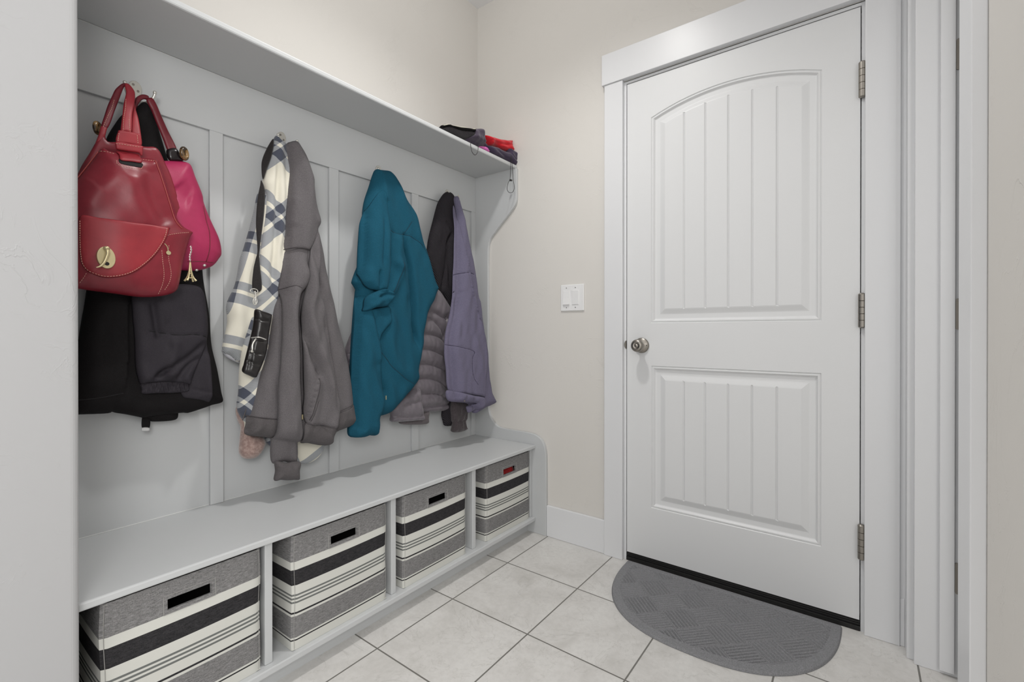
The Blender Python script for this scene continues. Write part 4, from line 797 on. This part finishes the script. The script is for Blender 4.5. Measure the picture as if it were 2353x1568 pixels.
def mat_mat():
    t = NT('mat_fibre', .95, .1); co = t.coord(); t.color(t.ramp(t.noise(co, 420, 3, .8), [(.35, srgb(112, 113, 115)), (.65, srgb(146, 146, 149))])); t.bump(t.noise(co, 900, 2, .7), .3, .001); return t.m
M['mat'] = mat_mat(); door_mat()

# ================================================================== things hanging on the hooks
def leather(name, c, c2, rough, bs=.15, sc=220, coat=.0):
    t = NT(name, rough, .5, 0, coat); co = t.coord(); t.color(t.mix(t.ramp(t.noise(co, 14, 4, .6), [(.35, 0.0), (.65, 1.0)]), c, c2))
    b = t.bump(t.noise(co, sc, 3, .6), bs, .0006); t.bump(t.noise(co, 22, 3, .5), .12, .003, b); return t.m
M['red'] = leather('red_leather', srgb(112, 22, 36), srgb(128, 30, 44), .38)
M['red2'] = leather('red_nubuck', srgb(132, 28, 40), srgb(148, 36, 46), .5)
M['thread'] = plain('cream_thread', srgb(214, 176, 156), .8)
M['brass'] = plain('antique_brass', srgb(205, 192, 152), .38, .7)
M['pink'] = leather('magenta_leather', srgb(152, 28, 72), srgb(164, 36, 82), .5, .5, 420)
M['dkred'] = leather('dark_red_leather', srgb(92, 14, 28), srgb(108, 20, 34), .45)
M['dk'] = plain('black_patent', srgb(24, 18, 20), .25)
M['horn'] = NT('tortoiseshell', .25, .6); M['horn'].color(M['horn'].ramp(M['horn'].noise(M['horn'].coord(), 45, 3, .6), [(.4, srgb(52, 38, 24)), (.6, srgb(142, 112, 72))])); M['horn'] = M['horn'].m

# --- black jacket
M['bj'] = fabric('black_softshell', srgb(20, 18, 19), srgb(27, 25, 26), .8, 700, .15, 500, sheen=.0)
M['bj2'] = fabric('charcoal_softshell', srgb(44, 41, 46), srgb(50, 47, 52), .7, 700, .15, 500, sheen=.0)
bj = empty('black_jacket', (.05, -1.42, .75), 'black zip jacket hanging under the two handbags on the left hook', 'jacket')
_, s = cloth('jacket_body', 'bj_body', M['bj'], bj, .035, .05, .025, [('r', .03, .012, 'bj_f5'), ('g', .02, .01, 'bj_f6'), ('g', .03, .008, 'bj_f7'), ('c', .002, .0016, 'bj_hem'), ('c', .002, .0016, 'bj_hem2'), ('g', .02, -.01, 'bj_top1')], [(3, .09, .006)])
cloth('jacket_lining', 'bj_under', M['bj'], bj, .02, .03, .02)
cloth('jacket_flap', 'bj_hemr', M['bj2'], bj, .006, .008, .003, [('c', .002, .003, 'bj_hem2'), ('g', .012, .006, 'bj_f6')], [(13, .05, .003)], on=s)
_, s2 = cloth('sleeve', 'bj_sleeve', M['bj2'], bj, .020, .022, .004, [('c', .002, .004, 'bj_seam'), ('g', .008, -.012, 'bj_f1'), ('g', .009, -.012, 'bj_f2'), ('g', .009, -.014, 'bj_f3'), ('g', .014, .010, 'bj_f4'), ('l', .02, .006, 'bj_f8'), ('g', .006, -.009, 'bj_f9')], [(8, .05, .003, .5)], on=s, off=.006, label='charcoal sleeve with elastic cuff')
cloth('cuff', 'bj_cuff', M['bj2'], bj, .005, .006, .004, [], [(11, .0085, .006, 0, 30)], on=s2, off=.001, h=.0026)
cloth('hanging_strap', 'bj_strap', M['bj'], bj, .0015, .002, h=.006)
cloth('strap_tag', 'bj_tag', plain('white_tag', srgb(200, 200, 200), .6), bj, .002, .002, h=.004, label='white strap end')

M['seam_k'] = plain('black_seam_shade', srgb(16, 14, 16), .9)
seam(['bj_seam'], s2, M['seam_k'], bj); seam(['bj_hem'], s, M['seam_k'], bj)
# --- pink bag
pb = empty('pink_handbag', (.09, -1.36, 1.12), 'magenta leather handbag with dark red handles and tortoiseshell rings', 'handbag')
_, s = cloth('bag_body', 'pink_body', M['pink'], pb, .050, .11, .03, [('g', .03, -.012, 'pink_crease')], [(5, .15, .003)])
m = MB(); m.tube(cordline('pink_seam_v', s, 1, .0003), .0011, 6); m.tube(cordline('pink_seam_h', s, 1, .0003), .0011, 6); m.build('seam_piping', M['dkred'], pb, smooth=True)
for i, q in enumerate(LIN['studs']): MB().lathe([(.0045, -.003), (.0045, .001), (.003, .0035), (0, .0045)], (float(s([q])[0]), q[0], q[1]), (1, 0, -.4), 14).build('foot_stud', M['hook'], pb, smooth=True)
_, s3 = cloth('handle', 'pink_strap_r', M['dkred'], pb, .006, .008, .005, h=.003)
cloth('handle', 'pink_strap_l', M['dkred'], pb, .008, .010, .006, h=.004)
cloth('handle_tab', 'pink_tab', M['dk'], pb, .010, .010, .004, h=.004)
def ring(ln, R_, r, rot, x=None):
    q = LIN[ln][0]; x = x or .085; P = []
    for k in range(32):
        a = 2 * math.pi * k / 32; v = Vector((0, math.cos(a) * R_, math.sin(a) * R_ * 1.15)); v.rotate(Matrix.Rotation(rot, 3, 'Z')); P.append(Vector((x, q[0], q[1])) + v)
    return MB().tube(P, r, 10, closed=True).build('handle_ring', M['horn'], pb, smooth=True)
ring('ring_r', .0125, .0058, .75); ring('ring_l', .011, .0052, .9)

# --- charm
ch = empty('bag_charm', (.13, -1.394, 1.17), 'small pale metal lattice tower charm dangling on a chain beside the red handbag', 'charm')
P = cordline('charm_chain', .165, 1, step=.0035); m = MB()
for i in range(len(P) - 1):
    a, b = Vector(P[i]), Vector(P[i + 1]); c = (a + b) / 2; t_ = (b - a).normalized(); sd = Vector((1, 0, 0)) if i % 2 else Vector((0, 1, 0))
    m.tube([c + t_ * math.cos(k * math.pi / 4) * .003 + sd * math.sin(k * math.pi / 4) * .0016 for k in range(8)], .0006, 5, closed=True)
m.build('chain', M['hook'], ch)
(q0, q1) = LIN['charm']; m = MB(); H_ = q0[1] - q1[1]; cy, cz = q0[0], q1[1]
for sx_, sy_ in ((1, 1), (1, -1), (-1, 1), (-1, -1)):
    pts = [(.165 + sx_ * w_, cy + sy_ * w_, cz + H_ * h_) for h_, w_ in ((0, .0105), (.12, .0072), (.28, .0044), (.5, .0026), (.75, .0016), (1, .0008))]
    m.tube(pts, [.0028, .0022, .0018, .0014, .0012, .001], 6)
for h_, w_ in ((.16, .0072), (.4, .0038), (.72, .0022)): m.box((.165 - w_, cy - w_, cz + H_ * h_ - .0012), (.165 + w_, cy + w_, cz + H_ * h_ + .0012))
m.build('charm_tower', M['brass'], ch, smooth=False)

# --- red bag
rb = empty('red_handbag', (.15, -1.5, 1.14), 'large red leather handbag with gold oval clasp on its front flap', 'handbag')
cloth('back_gusset', 'bag_back', M['red'], rb, .008, .010, .02, [], [(2, .1, .003)])
_, s = cloth('bag_body', 'bag_body', M['red'], rb, .045, .10, .045, [('g', .025, .007, 'bag_crease1'), ('g', .03, .008, 'bag_crease2'), ('g', .022, -.010, 'bag_crease3'), ('g', .03, .006, 'bag_crease4'), ('g', .02, -.006, 'bag_crease5'), ('g', .007, .005, 'seam_front'), ('g', .007, .004, 'seam_front_l')], [(4, .12, .004)], h=.005)
_, sfl = cloth('front_flap', 'bag_flap', M['red2'], rb, .005, .006, .002, [], [], on=s, off=.003, h=.005)
cloth('strap_slot_shade', 'bag_slot', M['gap'], rb, .0012, .003, .001, on=s, off=.0004, h=.003)  # black sheet on the uncut leather, painted shade of the slot
_, st = cloth('strap_tab', 'bag_tab', M['red2'], rb, .004, .004, .002, on=s, off=.003, h=.004)
_, sk = cloth('strap_keeper', 'bag_keeper', M['red2'], rb, .004, .004, .004, on=s, off=.008, h=.003)
_, sb = cloth('buckle_band', 'bag_band', M['red2'], rb, .004, .004, .004, on=s, off=.012, h=.003)
_, r1 = cloth('strap', 'bag_strap_r', M['red2'], rb, .0045, .005, .004, [], [(1, .05, .001)], h=.003)
_, r2 = cloth('strap', 'bag_strap_r2', M['red2'], rb, .0045, .005, .004, h=.003)
_, r3 = cloth('strap', 'bag_strap_l', M['dkred'], rb, .0045, .005, .004, h=.003)
_, r4 = cloth('strap', 'bag_strap_l2', M['red2'], rb, .0045, .005, .004, h=.003)
for ln_ in ['st_flap']: stitch('stitching', [ln_], sfl, M['thread'], rb, r=.0006)
for ln_ in ['st_zip1', 'st_zip2', 'st_side', 'st_top', 'st_top2', 'st_slot', 'st_left']: stitch('stitching', [ln_], s, M['thread'], rb)
for ln_ in ['st_band1']: stitch('stitching', [ln_], sb, M['thread'], rb)
for ln_ in ['st_band2', 'st_band3']: stitch('stitching', [ln_], sk, M['thread'], rb)
for ln_ in ['st_strap1', 'st_strap2']: stitch('stitching', [ln_], r1, M['thread'], rb)
for ln_ in ['st_strap3']: stitch('stitching', [ln_], r3, M['thread'], rb)
M['edge'] = plain('worn_red_edge', srgb(150, 62, 58), .5)
for ln in ('seam_front', 'seam_front_l'): MB().tube(cordline(ln, s, 1, .001), .0014, 6).build('edge_binding', M['edge'], rb, smooth=True)
cy, cz = LIN['clasp_c'][0]; cx = float(sfl([(cy, cz)])[0])
el = [(cy + .0175 * math.cos(a) * math.cos(.1) - .0265 * math.sin(a) * math.sin(.1), cz + .0265 * math.sin(a) * math.cos(.1) + .0175 * math.cos(a) * math.sin(.1)) for a in np.linspace(0, 2 * math.pi, 36, False)]
cp = MB().prism(el, 0, cx - .004, cx + .0075).build('clasp_plate', M['brass'], rb, bevel=.0015)
P = cr(np.array(LIN['horn']), 5, False); hx = np.interp(np.linspace(0, 1, len(P)), [0, .15, .6, 1], [cx + .010, cx + .014, cx + .012, cx + .014])
m = MB().tube([(hx[i], P[i][0], P[i][1]) for i in range(len(P))], list(np.interp(np.linspace(0, 1, len(P)), [0, .2, .7, 1], [.0045, .0042, .003, .001])), 10)
m.lathe([(.001, -.004), (.0055, -.003), (.0065, .001), (.005, .004), (.001, .005)], (cx + .012, P[0][0], P[0][1]), (0, 0, 1), 14); m.build('clasp_toggle', M['brass'], cp, smooth=True)
m = MB(); y_, z_ = LIN['clasp_c'][0]; m.lathe([(.0045, .007), (.0045, .0082)], (cx, y_ + .001, z_ - .015), (1, 0, 0), 16); m.build('keyhole', M['dk'], cp)
P = cordline('zip_pull', s, 1, .004); m = MB().tube(P, .0012, 6); m.lathe([(.0055, 0), (.0055, .002)], P[-1], (1, .1, 0), 16); m.build('zip_pull', M['brass'], rb, smooth=False)

# --- plaid shirt
def mat_plaid():
    t = NT('plaid_fleece', .95, .1); uvn = t.new('ShaderNodeTexCoord'); sx = t.new('ShaderNodeSeparateXYZ'); t.link(uvn.outputs['UV'], sx.inputs[0])
    def band(o):
        f = t.math('FRACT', t.math('DIVIDE', o, .175))
        return t.ramp(f, [(0, 0.0), (.08, 1.0), (.27, 0.0), (.34, 1.0), (.50, 0.0)], 'CONSTANT')
    a, b = band(sx.outputs[0]), band(sx.outputs[1]); sm = t.math('ADD', a, b)
    tw = t.new('ShaderNodeTexWave'); tw.wave_type = 'BANDS'; tw.bands_direction = 'DIAGONAL'; tw.inputs['Scale'].default_value = 190; t.link(uvn.outputs['UV'], tw.inputs['Vector'])
    one = t.mix(t.ramp(tw.outputs['Fac'], [(.4, 0.0), (.6, 1.0)]), srgb(122, 127, 133), srgb(172, 173, 174))
    c = t.mix(t.math('GREATER_THAN', sm, .5), srgb(216, 212, 198), one); c = t.mix(t.math('GREATER_THAN', sm, 1.5), c, srgb(76, 80, 92)); t.color(c)
    t.b.inputs['Sheen Weight'].default_value = .3; t.bump(t.noise(t.coord(), 500, 3, .7), .3, .001); return t.m
M['plaid'] = mat_plaid()
def rotuv(a, u0=0, v0=0, k=0):
    def f(y, z):
        yy = y + k * np.sin(z * 9); return np.c_[yy * math.cos(a) + z * math.sin(a) + u0, -yy * math.sin(a) + z * math.cos(a) + v0]
    return f
ps_ = empty('plaid_shirt', (.06, -1.1, .6), 'cream and slate plaid fleece shirt hanging behind the grey hoodie', 'shirt')
_, sl = cloth('sleeve', 'pl_left', M['plaid'], ps_, .030, .035, .02, [('g', .015, .008, 'pl_f5')], [(21, .06, .005)], uvf=rotuv(-.28, .03, .02))
cloth('sleeve_lining', 'pl_cuff', plain('grey_lining', srgb(180, 180, 186), .8), ps_, .012, .01, .012, h=.004)
_, sc_ = cloth('shirt_front', 'pl_center', M['plaid'], ps_, .030, .03, .02, [('g', .008, -.014, 'pl_f1'), ('g', .008, -.008, 'pl_f2'), ('g', .012, .007, 'pl_f3'), ('g', .010, -.008, 'pl_f4')], [(22, .05, .004)], uvf=rotuv(.78, .05, .03))
cloth('shirt_tail', 'pl_bottom', M['plaid'], ps_, .02, .03, .015, uvf=rotuv(.5, .05, .0))
M['fuzz'] = fabric('dusty_pink_fleece', srgb(142, 118, 112), srgb(168, 146, 138), 1, 260, .8, 90, sheen=.5)
tag(cloth('fuzzy_scarf', 'pl_lining', M['fuzz'], None, .040, .04, .03, [], [(31, .05, .006)], loc=(.045, -1.2, .58))[0], 'dusty pink fuzzy scarf end hanging below the plaid shirt', 'scarf')

# --- wristlet purse on its black strap
pu_ = empty('wristlet_purse', (.13, -1.16, .72), 'small quilted black purse on a black strap in front of the plaid shirt', 'purse')
M['strap'] = fabric('black_webbing', srgb(30, 27, 27), srgb(40, 36, 36), .7, 900, .2)
M['blk'] = leather('black_leather', srgb(20, 18, 18), srgb(32, 29, 29), .33, .2, 240)
cloth('strap_loop', 'ps_loop', M['strap'], pu_, .004, .008, .003, h=.004)
_, ss_ = cloth('strap', 'ps_strap', M['strap'], pu_, .004, .008, .003, h=.004)
_, sp_ = cloth('purse_body', 'ps_body', M['blk'], pu_, .020, .022, .012, [('g', .004, -.006, 'ps_q1'), ('g', .004, -.006, 'ps_q2'), ('g', .004, -.006, 'ps_q3'), ('g', .004, -.006, 'ps_q4'), ('g', .004, -.006, 'ps_q5')], [(12, .03, .002)], h=.0035)
m = MB(); m.tube(cordline('ps_zip', sp_, 1, .001), .0020, 6); m.build('zipper', M['hook'], pu_, smooth=True)
P = cordline('ps_pull', sp_, 1, .003); m = MB().tube(P, .0022, 6, flat=.5); m.lathe([(.004, 0), (.004, .0025), (.002, .003)], P[-1], (1, 0, 0), 14); m.build('zipper_pull', M['hook'], pu_, smooth=False)
P = cordline('ps_clip', .145, 1); m = MB().tube(P, .0022, 8)
a = LIN['ps_clip'][0]; m.tube([(.140, a[0] + .0115 * math.cos(k * math.pi / 8), a[1] + .007 * math.sin(k * math.pi / 8)) for k in range(16)], .0015, 6, closed=True)
a = LIN['ps_clip'][2]; m.tube([(.146, a[0] + .006 * math.cos(k * math.pi / 8), a[1] + .011 * math.sin(k * math.pi / 8)) for k in range(16)], .0017, 6, closed=True)
m.build('strap_clip', M['hook'], pu_, smooth=True)

# --- grey hoodie
M['gh'] = fabric('heather_grey_fleece', srgb(78, 75, 77), srgb(112, 108, 110), .95, 1000, .35, 950, .38, .62, .05)
M['gh2'] = fabric('grey_rib_knit', srgb(70, 67, 68), srgb(96, 92, 93), .95, 1000, .35, 950, .38, .62, .05)
gh = empty('grey_hoodie', (.1, -1.02, .5), 'heather grey zip sweatshirt hanging in front of the plaid shirt', 'sweatshirt')
_, s = cloth('hoodie_body', 'gh_body', M['gh'], gh, .040, .045, .03, [('g', .014, -.02, 'gh_f1'), ('g', .010, -.020, 'gh_f4'), ('c', .003, .002, 'gh_zip'), ('g', .012, -.012, 'gh_f5')], [(41, .07, .006)])
_, sy = cloth('shoulder', 'gh_yoke', M['gh'], gh, .010, .012, .003, [('g', .025, .012, 'gh_f6')], [(42, .08, .004)], on=s)
_, sf_ = cloth('front_panel', 'gh_front', M['gh'], gh, .014, .016, .003, [('g', .009, -.022, 'gh_f2'), ('l', .014, .012, 'gh_f3'), ('g', .018, .018, 'gh_f9'), ('c', .003, .003, 'gh_f7')], [(43, .06, .004)], on=s, off=.014, fade=.18)
_, s4 = cloth('sleeve', 'gh_sleeve', M['gh'], gh, .026, .030, .004, [('g', .02, .004, 'gh_f8'), ('c', .003, .004, 'gh_elbow')], [(44, .05, .004)], on=s, off=.012, fade=.10)
cloth('cuff', 'gh_cuff', M['gh2'], gh, .024, .025, .02, [], [(45, .018, .002)], h=.0045)
for k_, n_ in (('gh_hem1', 46), ('gh_hem2', 47), ('gh_hem3', 48)): cloth('hem_band', k_, M['gh2'], gh, .003, .004, .003, [], [(n_, .03, .002)], on=s, off=(.022 if k_ == 'gh_hem2' else .001), h=.0045)
m = MB(); m.tube(cordline('gh_zip', s, 1, .001), .0018, 6); m.build('zipper', M['gh2'], gh, smooth=True)
M['seam_g'] = plain('grey_seam_shade', srgb(66, 62, 64), .95)
seam(['gh_elbow'], s4, M['seam_g'], gh, .0014); seam(['gh_yseam'], sy, M['seam_g'], gh, .0016); seam(['gh_h1', 'gh_h3'], s, M['seam_g'], gh, .0014, .004); seam(['gh_h2'], sf_, M['seam_g'], gh, .0012, .010)
seam(['gh_f7', 'gh_pk'], sf_, M['seam_g'], gh)
y_, z_ = LIN['gh_pull'][0]; bx('zipper_pull', (float(s([(y_, z_)])[0]) + .018, y_ - .002, z_ - .010), (float(s([(y_, z_)])[0]) + .021, y_ + .002, z_ + .006), M['brass'], gh)

# --- grey puffer behind the teal jacket
M['puff'] = NT('grey_down_nylon', .42, .4); t_ = M['puff']; t_.color(t_.ramp(t_.noise(t_.coord(), 30, 3, .5), [(.3, srgb(94, 88, 94)), (.7, srgb(106, 100, 106))])); b_ = t_.bump(t_.noise(t_.coord(scale=(1, 1, .6)), 90, 3, .6, .6), .25, .003); t_.b.inputs['Sheen Weight'].default_value = .2; M['puff'] = t_.m
pf = empty('puffer_jacket', (.05, -.55, .6), 'grey quilted puffer jacket half hidden behind the teal jacket', 'jacket')
_, s = cloth('jacket_body', 'pf_body', M['puff'], pf, .040, .04, .02, [('c', .012, .020, 'pf_q%d' % i) for i in range(8)] + [('c', .01, .016, 'pf_l%d' % i) for i in range(5)] + [('g', .008, -.010, 'pf_side')], [(51, .03, .002)], h=.005)
_, s = cloth('sleeve', 'pf_sleeve', M['puff'], pf, .035, .03, .02, [('c', .010, .014, 'pf_s%d' % i) for i in range(3)], [(52, .03, .003)], h=.0045)
cloth('cuff_lining', 'pf_lining', fabric('dark_grey_lining', srgb(84, 78, 80), srgb(94, 88, 90)), pf, .015, .012, .015, h=.0045)

# --- teal jacket
M['teal'] = fabric('teal_fleece', srgb(22, 70, 88), srgb(28, 80, 100), .95, 650, .3, 420, sheen=.0)
te = empty('teal_jacket', (.1, -.7, .55), 'teal fleece jacket with one rolled sleeve on the third hook', 'jacket')
_, s = cloth('jacket_body', 'te_body', M['teal'], te, .045, .05, .035, [('g', .010, -.030, 'te_f3'), ('g', .020, .014, 'te_f5'), ('c', .003, .004, 'te_f1'), ('c', .003, .003, 'te_f2'), ('g', .010, -.012, 'te_f4'), ('c', .003, .003, 'te_f6'), ('g', .028, .014, 'te_f7'), ('g', .02, -.012, 'te_f8'), ('g', .014, .008, 'te_f9'), ('g', .02, .008, 'te_f10'), ('g', .022, .010, 'te_f12'), ('c', .002, .002, 'te_f11'), ('g', .02, -.010, 'te_f13')], [(61, .08, .005)])
cloth('sleeve', 'te_longsleeve', M['teal'], te, .016, .018, .003, [], [(62, .06, .004)], on=s, off=.010, fade=.10)
_, s2 = cloth('sleeve', 'te_sleeve', M['teal'], te, .020, .022, .004, [('g', .006, -.012, 'te_f14'), ('g', .006, -.008, 'te_f15')], [(63, .06, .004)], on=s, off=.014, fade=.22)
cloth('sleeve_end', 'te_hang', M['teal'], te, .010, .012, .004, [], [(64, .05, .003)], on=s, off=.008)
cloth('rolled_cuff', 'te_rolled', M['teal'], te, .020, .014, .006, [('g', .005, -.012, 'te_f16'), ('g', .012, .008, 'te_f17')], [(65, .04, .003, 1.2)], on=s2, off=.006, h=.004)
M['seam_t'] = plain('teal_seam_shade', srgb(14, 50, 66), .95)
seam(['te_f1', 'te_f2', 'te_f11', 'te_f6', 'te_s1'], s, M['seam_t'], te)
y_, z_ = LIN['te_pull'][0]; xx = float(s([(y_, z_)])[0]); bx('zipper_pull', (xx, y_ - .0015, z_ - .008), (xx + .003, y_ + .0015, z_ + .008), M['brass'], te)

# --- black mesh jacket
t_ = NT('black_ribbed_mesh', .8, .25); sx_ = t_.new('ShaderNodeSeparateXYZ'); t_.link(t_.coord(), sx_.inputs[0])
ph = t_.math('MULTIPLY', t_.math('ADD', t_.math('MULTIPLY', sx_.outputs[1], .75), t_.math('MULTIPLY', sx_.outputs[2], .66)), 2 * math.pi / .0055); wv = t_.math('ADD', t_.math('MULTIPLY', t_.math('SINE', ph), .5), .5)
t_.color(t_.ramp(wv, [(.3, srgb(22, 20, 23)), (.85, srgb(48, 44, 50))])); t_.bump(wv, .7, .002); M['mesh'] = t_.m
me_ = empty('black_mesh_jacket', (.06, -.3, .58), 'black ribbed mesh jacket hanging between the puffer and the purple hoodie', 'jacket')
cloth('jacket_body', 'mesh_body', M['mesh'], me_, .030, .04, .02, [('g', .010, -.016, 'bm_f1'), ('g', .010, -.012, 'bm_f2'), ('g', .010, -.008, 'bm_f3')], [(71, .07, .006)])

# --- charcoal cardigan end
M['dg'] = fabric('charcoal_knit', srgb(64, 58, 60), srgb(80, 74, 76), .95, 500, .3)
dg = empty('charcoal_sleeve', (.08, -.19, .57), 'charcoal knit sleeve end hanging below the purple hoodie', 'sleeve')
_, s = cloth('sleeve_end', 'dg_cuff', M['dg'], dg, .025, .025, .02, [('c', .004, .006, 'dg_seam')], [(81, .03, .003)], h=.0045)

# --- purple hoodie
M['pur'] = fabric('heather_purple_fleece', srgb(90, 86, 106), srgb(112, 108, 128), .95, 600, .3, 700, sheen=.05)
pz = empty('purple_hoodie', (.12, -.15, .62), 'heather purple hoodie on the last hook by the side panel', 'sweatshirt')
_, s = cloth('hoodie_body', 'pu_body', M['pur'], pz, .035, .04, .03, [('g', .012, -.010, 'pu_f1'), ('c', .003, .003, 'pu_f3'), ('l', .012, .008, 'pu_f4')], [(91, .06, .004)])
_, s2 = cloth('front_panel', 'pu_front', M['pur'], pz, .010, .012, .004, [('c', .003, .003, 'pu_f3'), ('c', .003, .0035, 'pu_pocket'), ('g', .015, -.006, 'pu_f5'), ('g', .02, .006, 'pu_f6')], [(92, .07, .004)], on=s, off=.007, fade=.5)
cloth('rolled_hem', 'pu_roll', M['pur'], pz, .014, .012, .004, [], [(93, .04, .003)], on=s, off=.014, h=.0045)
cloth('back_hem', 'pu_back', M['pur'], pz, .012, .012, .01, h=.0045)
M['seam_p'] = plain('purple_seam_shade', srgb(62, 58, 78), .95)
seam(['pu_pocket', 'pu_s1'], s2, M['seam_p'], pz); seam(['pu_f3b'], s, M['seam_p'], pz)
y_, z_ = LIN['pu_btn'][0]; xx = float(s([(y_, z_)])[0]); bx('hem_snap', (xx + .020, y_ - .003, z_ - .004), (xx + .026, y_ + .003, z_ + .004), M['brass'], pz)

# ------------------------------------------------------------------ hats and gloves on the shelf
def lying(name, key, mat, T, label, cat, **k):
    o, sf = cloth(name, key, mat, None, T, k.pop('R', .02), k.pop('Tb', T), h=.004, loc=(OUT[key][0], np.mean([p[0] for p in OUT[key][1]]), 1.846), **k)
    return tag(o, label, cat), sf
M['hatg'] = fabric('charcoal_felt', srgb(44, 41, 44), srgb(62, 58, 62)); M['hatk'] = fabric('black_felt', srgb(12, 11, 12), srgb(22, 20, 21), sheen=0)
M['hred'] = fabric('red_fleece', srgb(196, 28, 40), srgb(208, 36, 48), .8); M['hpur'] = fabric('dark_purple_fleece', srgb(52, 42, 62), srgb(64, 54, 76), .8); M['hpink'] = plain('pink_fleece', srgb(214, 110, 180), .8)
hg = empty('grey_winter_hat', (.235, -.42, 1.846), 'grey and black winter hat with dangling cord on the shelf end', 'hat')
_, s = cloth('hat_crown', 'hat_grey', M['hatg'], hg, .035, .025, .05, [], [(101, .05, .005, 1.2)], h=.004)
cloth('hat_brim', 'hat_brim', M['hatk'], hg, .015, .010, .01, on=s, off=.004, h=.004, label='black brim')
_, s = cloth('ear_flap', 'hat_flap', fabric('slate_purple_fleece', srgb(60, 52, 66), srgb(76, 68, 80)), hg, .014, .015, .01, [], [(102, .03, .004, .8)], on=s, off=.006, h=.004)
MB().tube(cordline('hat_top', s, 1, .0), .0028, 8).build('lining', plain('cream_lining', srgb(196, 192, 176), .9), hg, smooth=True)
MB().tube(cordline('cord1', .272, 1), .0013, 6).build('cord', M['dk'], hg, smooth=True)
lying('pink_mitten', 'hat_pink', M['hpink'], .015, 'bit of bright pink fleece showing between the hats on the shelf', 'mitten', R=.01)
lying('red_fleece_hat', 'hat_red', M['hred'], .035, 'bright red fleece hat lying on top of the purple hat', 'hat', folds=[('g', .006, -.008, 'red_f'), ('g', .007, -.010, 'red_f2'), ('l', .008, .006, 'red_f3')], wobs=[(103, .04, .004, 1.2)])
hp = empty('purple_winter_hat', (.245, -.1, 1.846), 'dark purple winter hat with a long toggled cord at the shelf corner', 'hat')
cloth('hat_crown', 'hat_purple', M['hpur'], hp, .025, .018, .05, [('g', .005, -.005, 'pur_f1'), ('g', .005, -.005, 'pur_f2')], [(104, .05, .004, 1.2)], h=.004)
MB().tube(cordline('cord2', .276, 1), .0013, 6).build('cord', M['dk'], hp, smooth=True)
q = LIN['cord2'][3]; bx('cord_toggle', (.271, q[0] + .000, q[1] - .006), (.281, q[0] + .014, q[1] + .002), M['dk'], hp, bevel=.002)

# red cloth inside the last bin
Pc = [(-.27, .28), (-.24, .335), (-.20, .352), (-.165, .372), (-.13, .366), (-.10, .30), (-.13, .24), (-.22, .24)]
tag(cloth('red_scarf', 'bin_cloth', fabric('red_knit', srgb(170, 30, 34), srgb(190, 60, 60)), None, .04, .05, .05, [], [(111, .05, .01)], P=Pc, pl=.31, loc=(.29, -.22, .25))[0], 'red cloth seen through the handle slot of the bin by the beige wall', 'scarf')
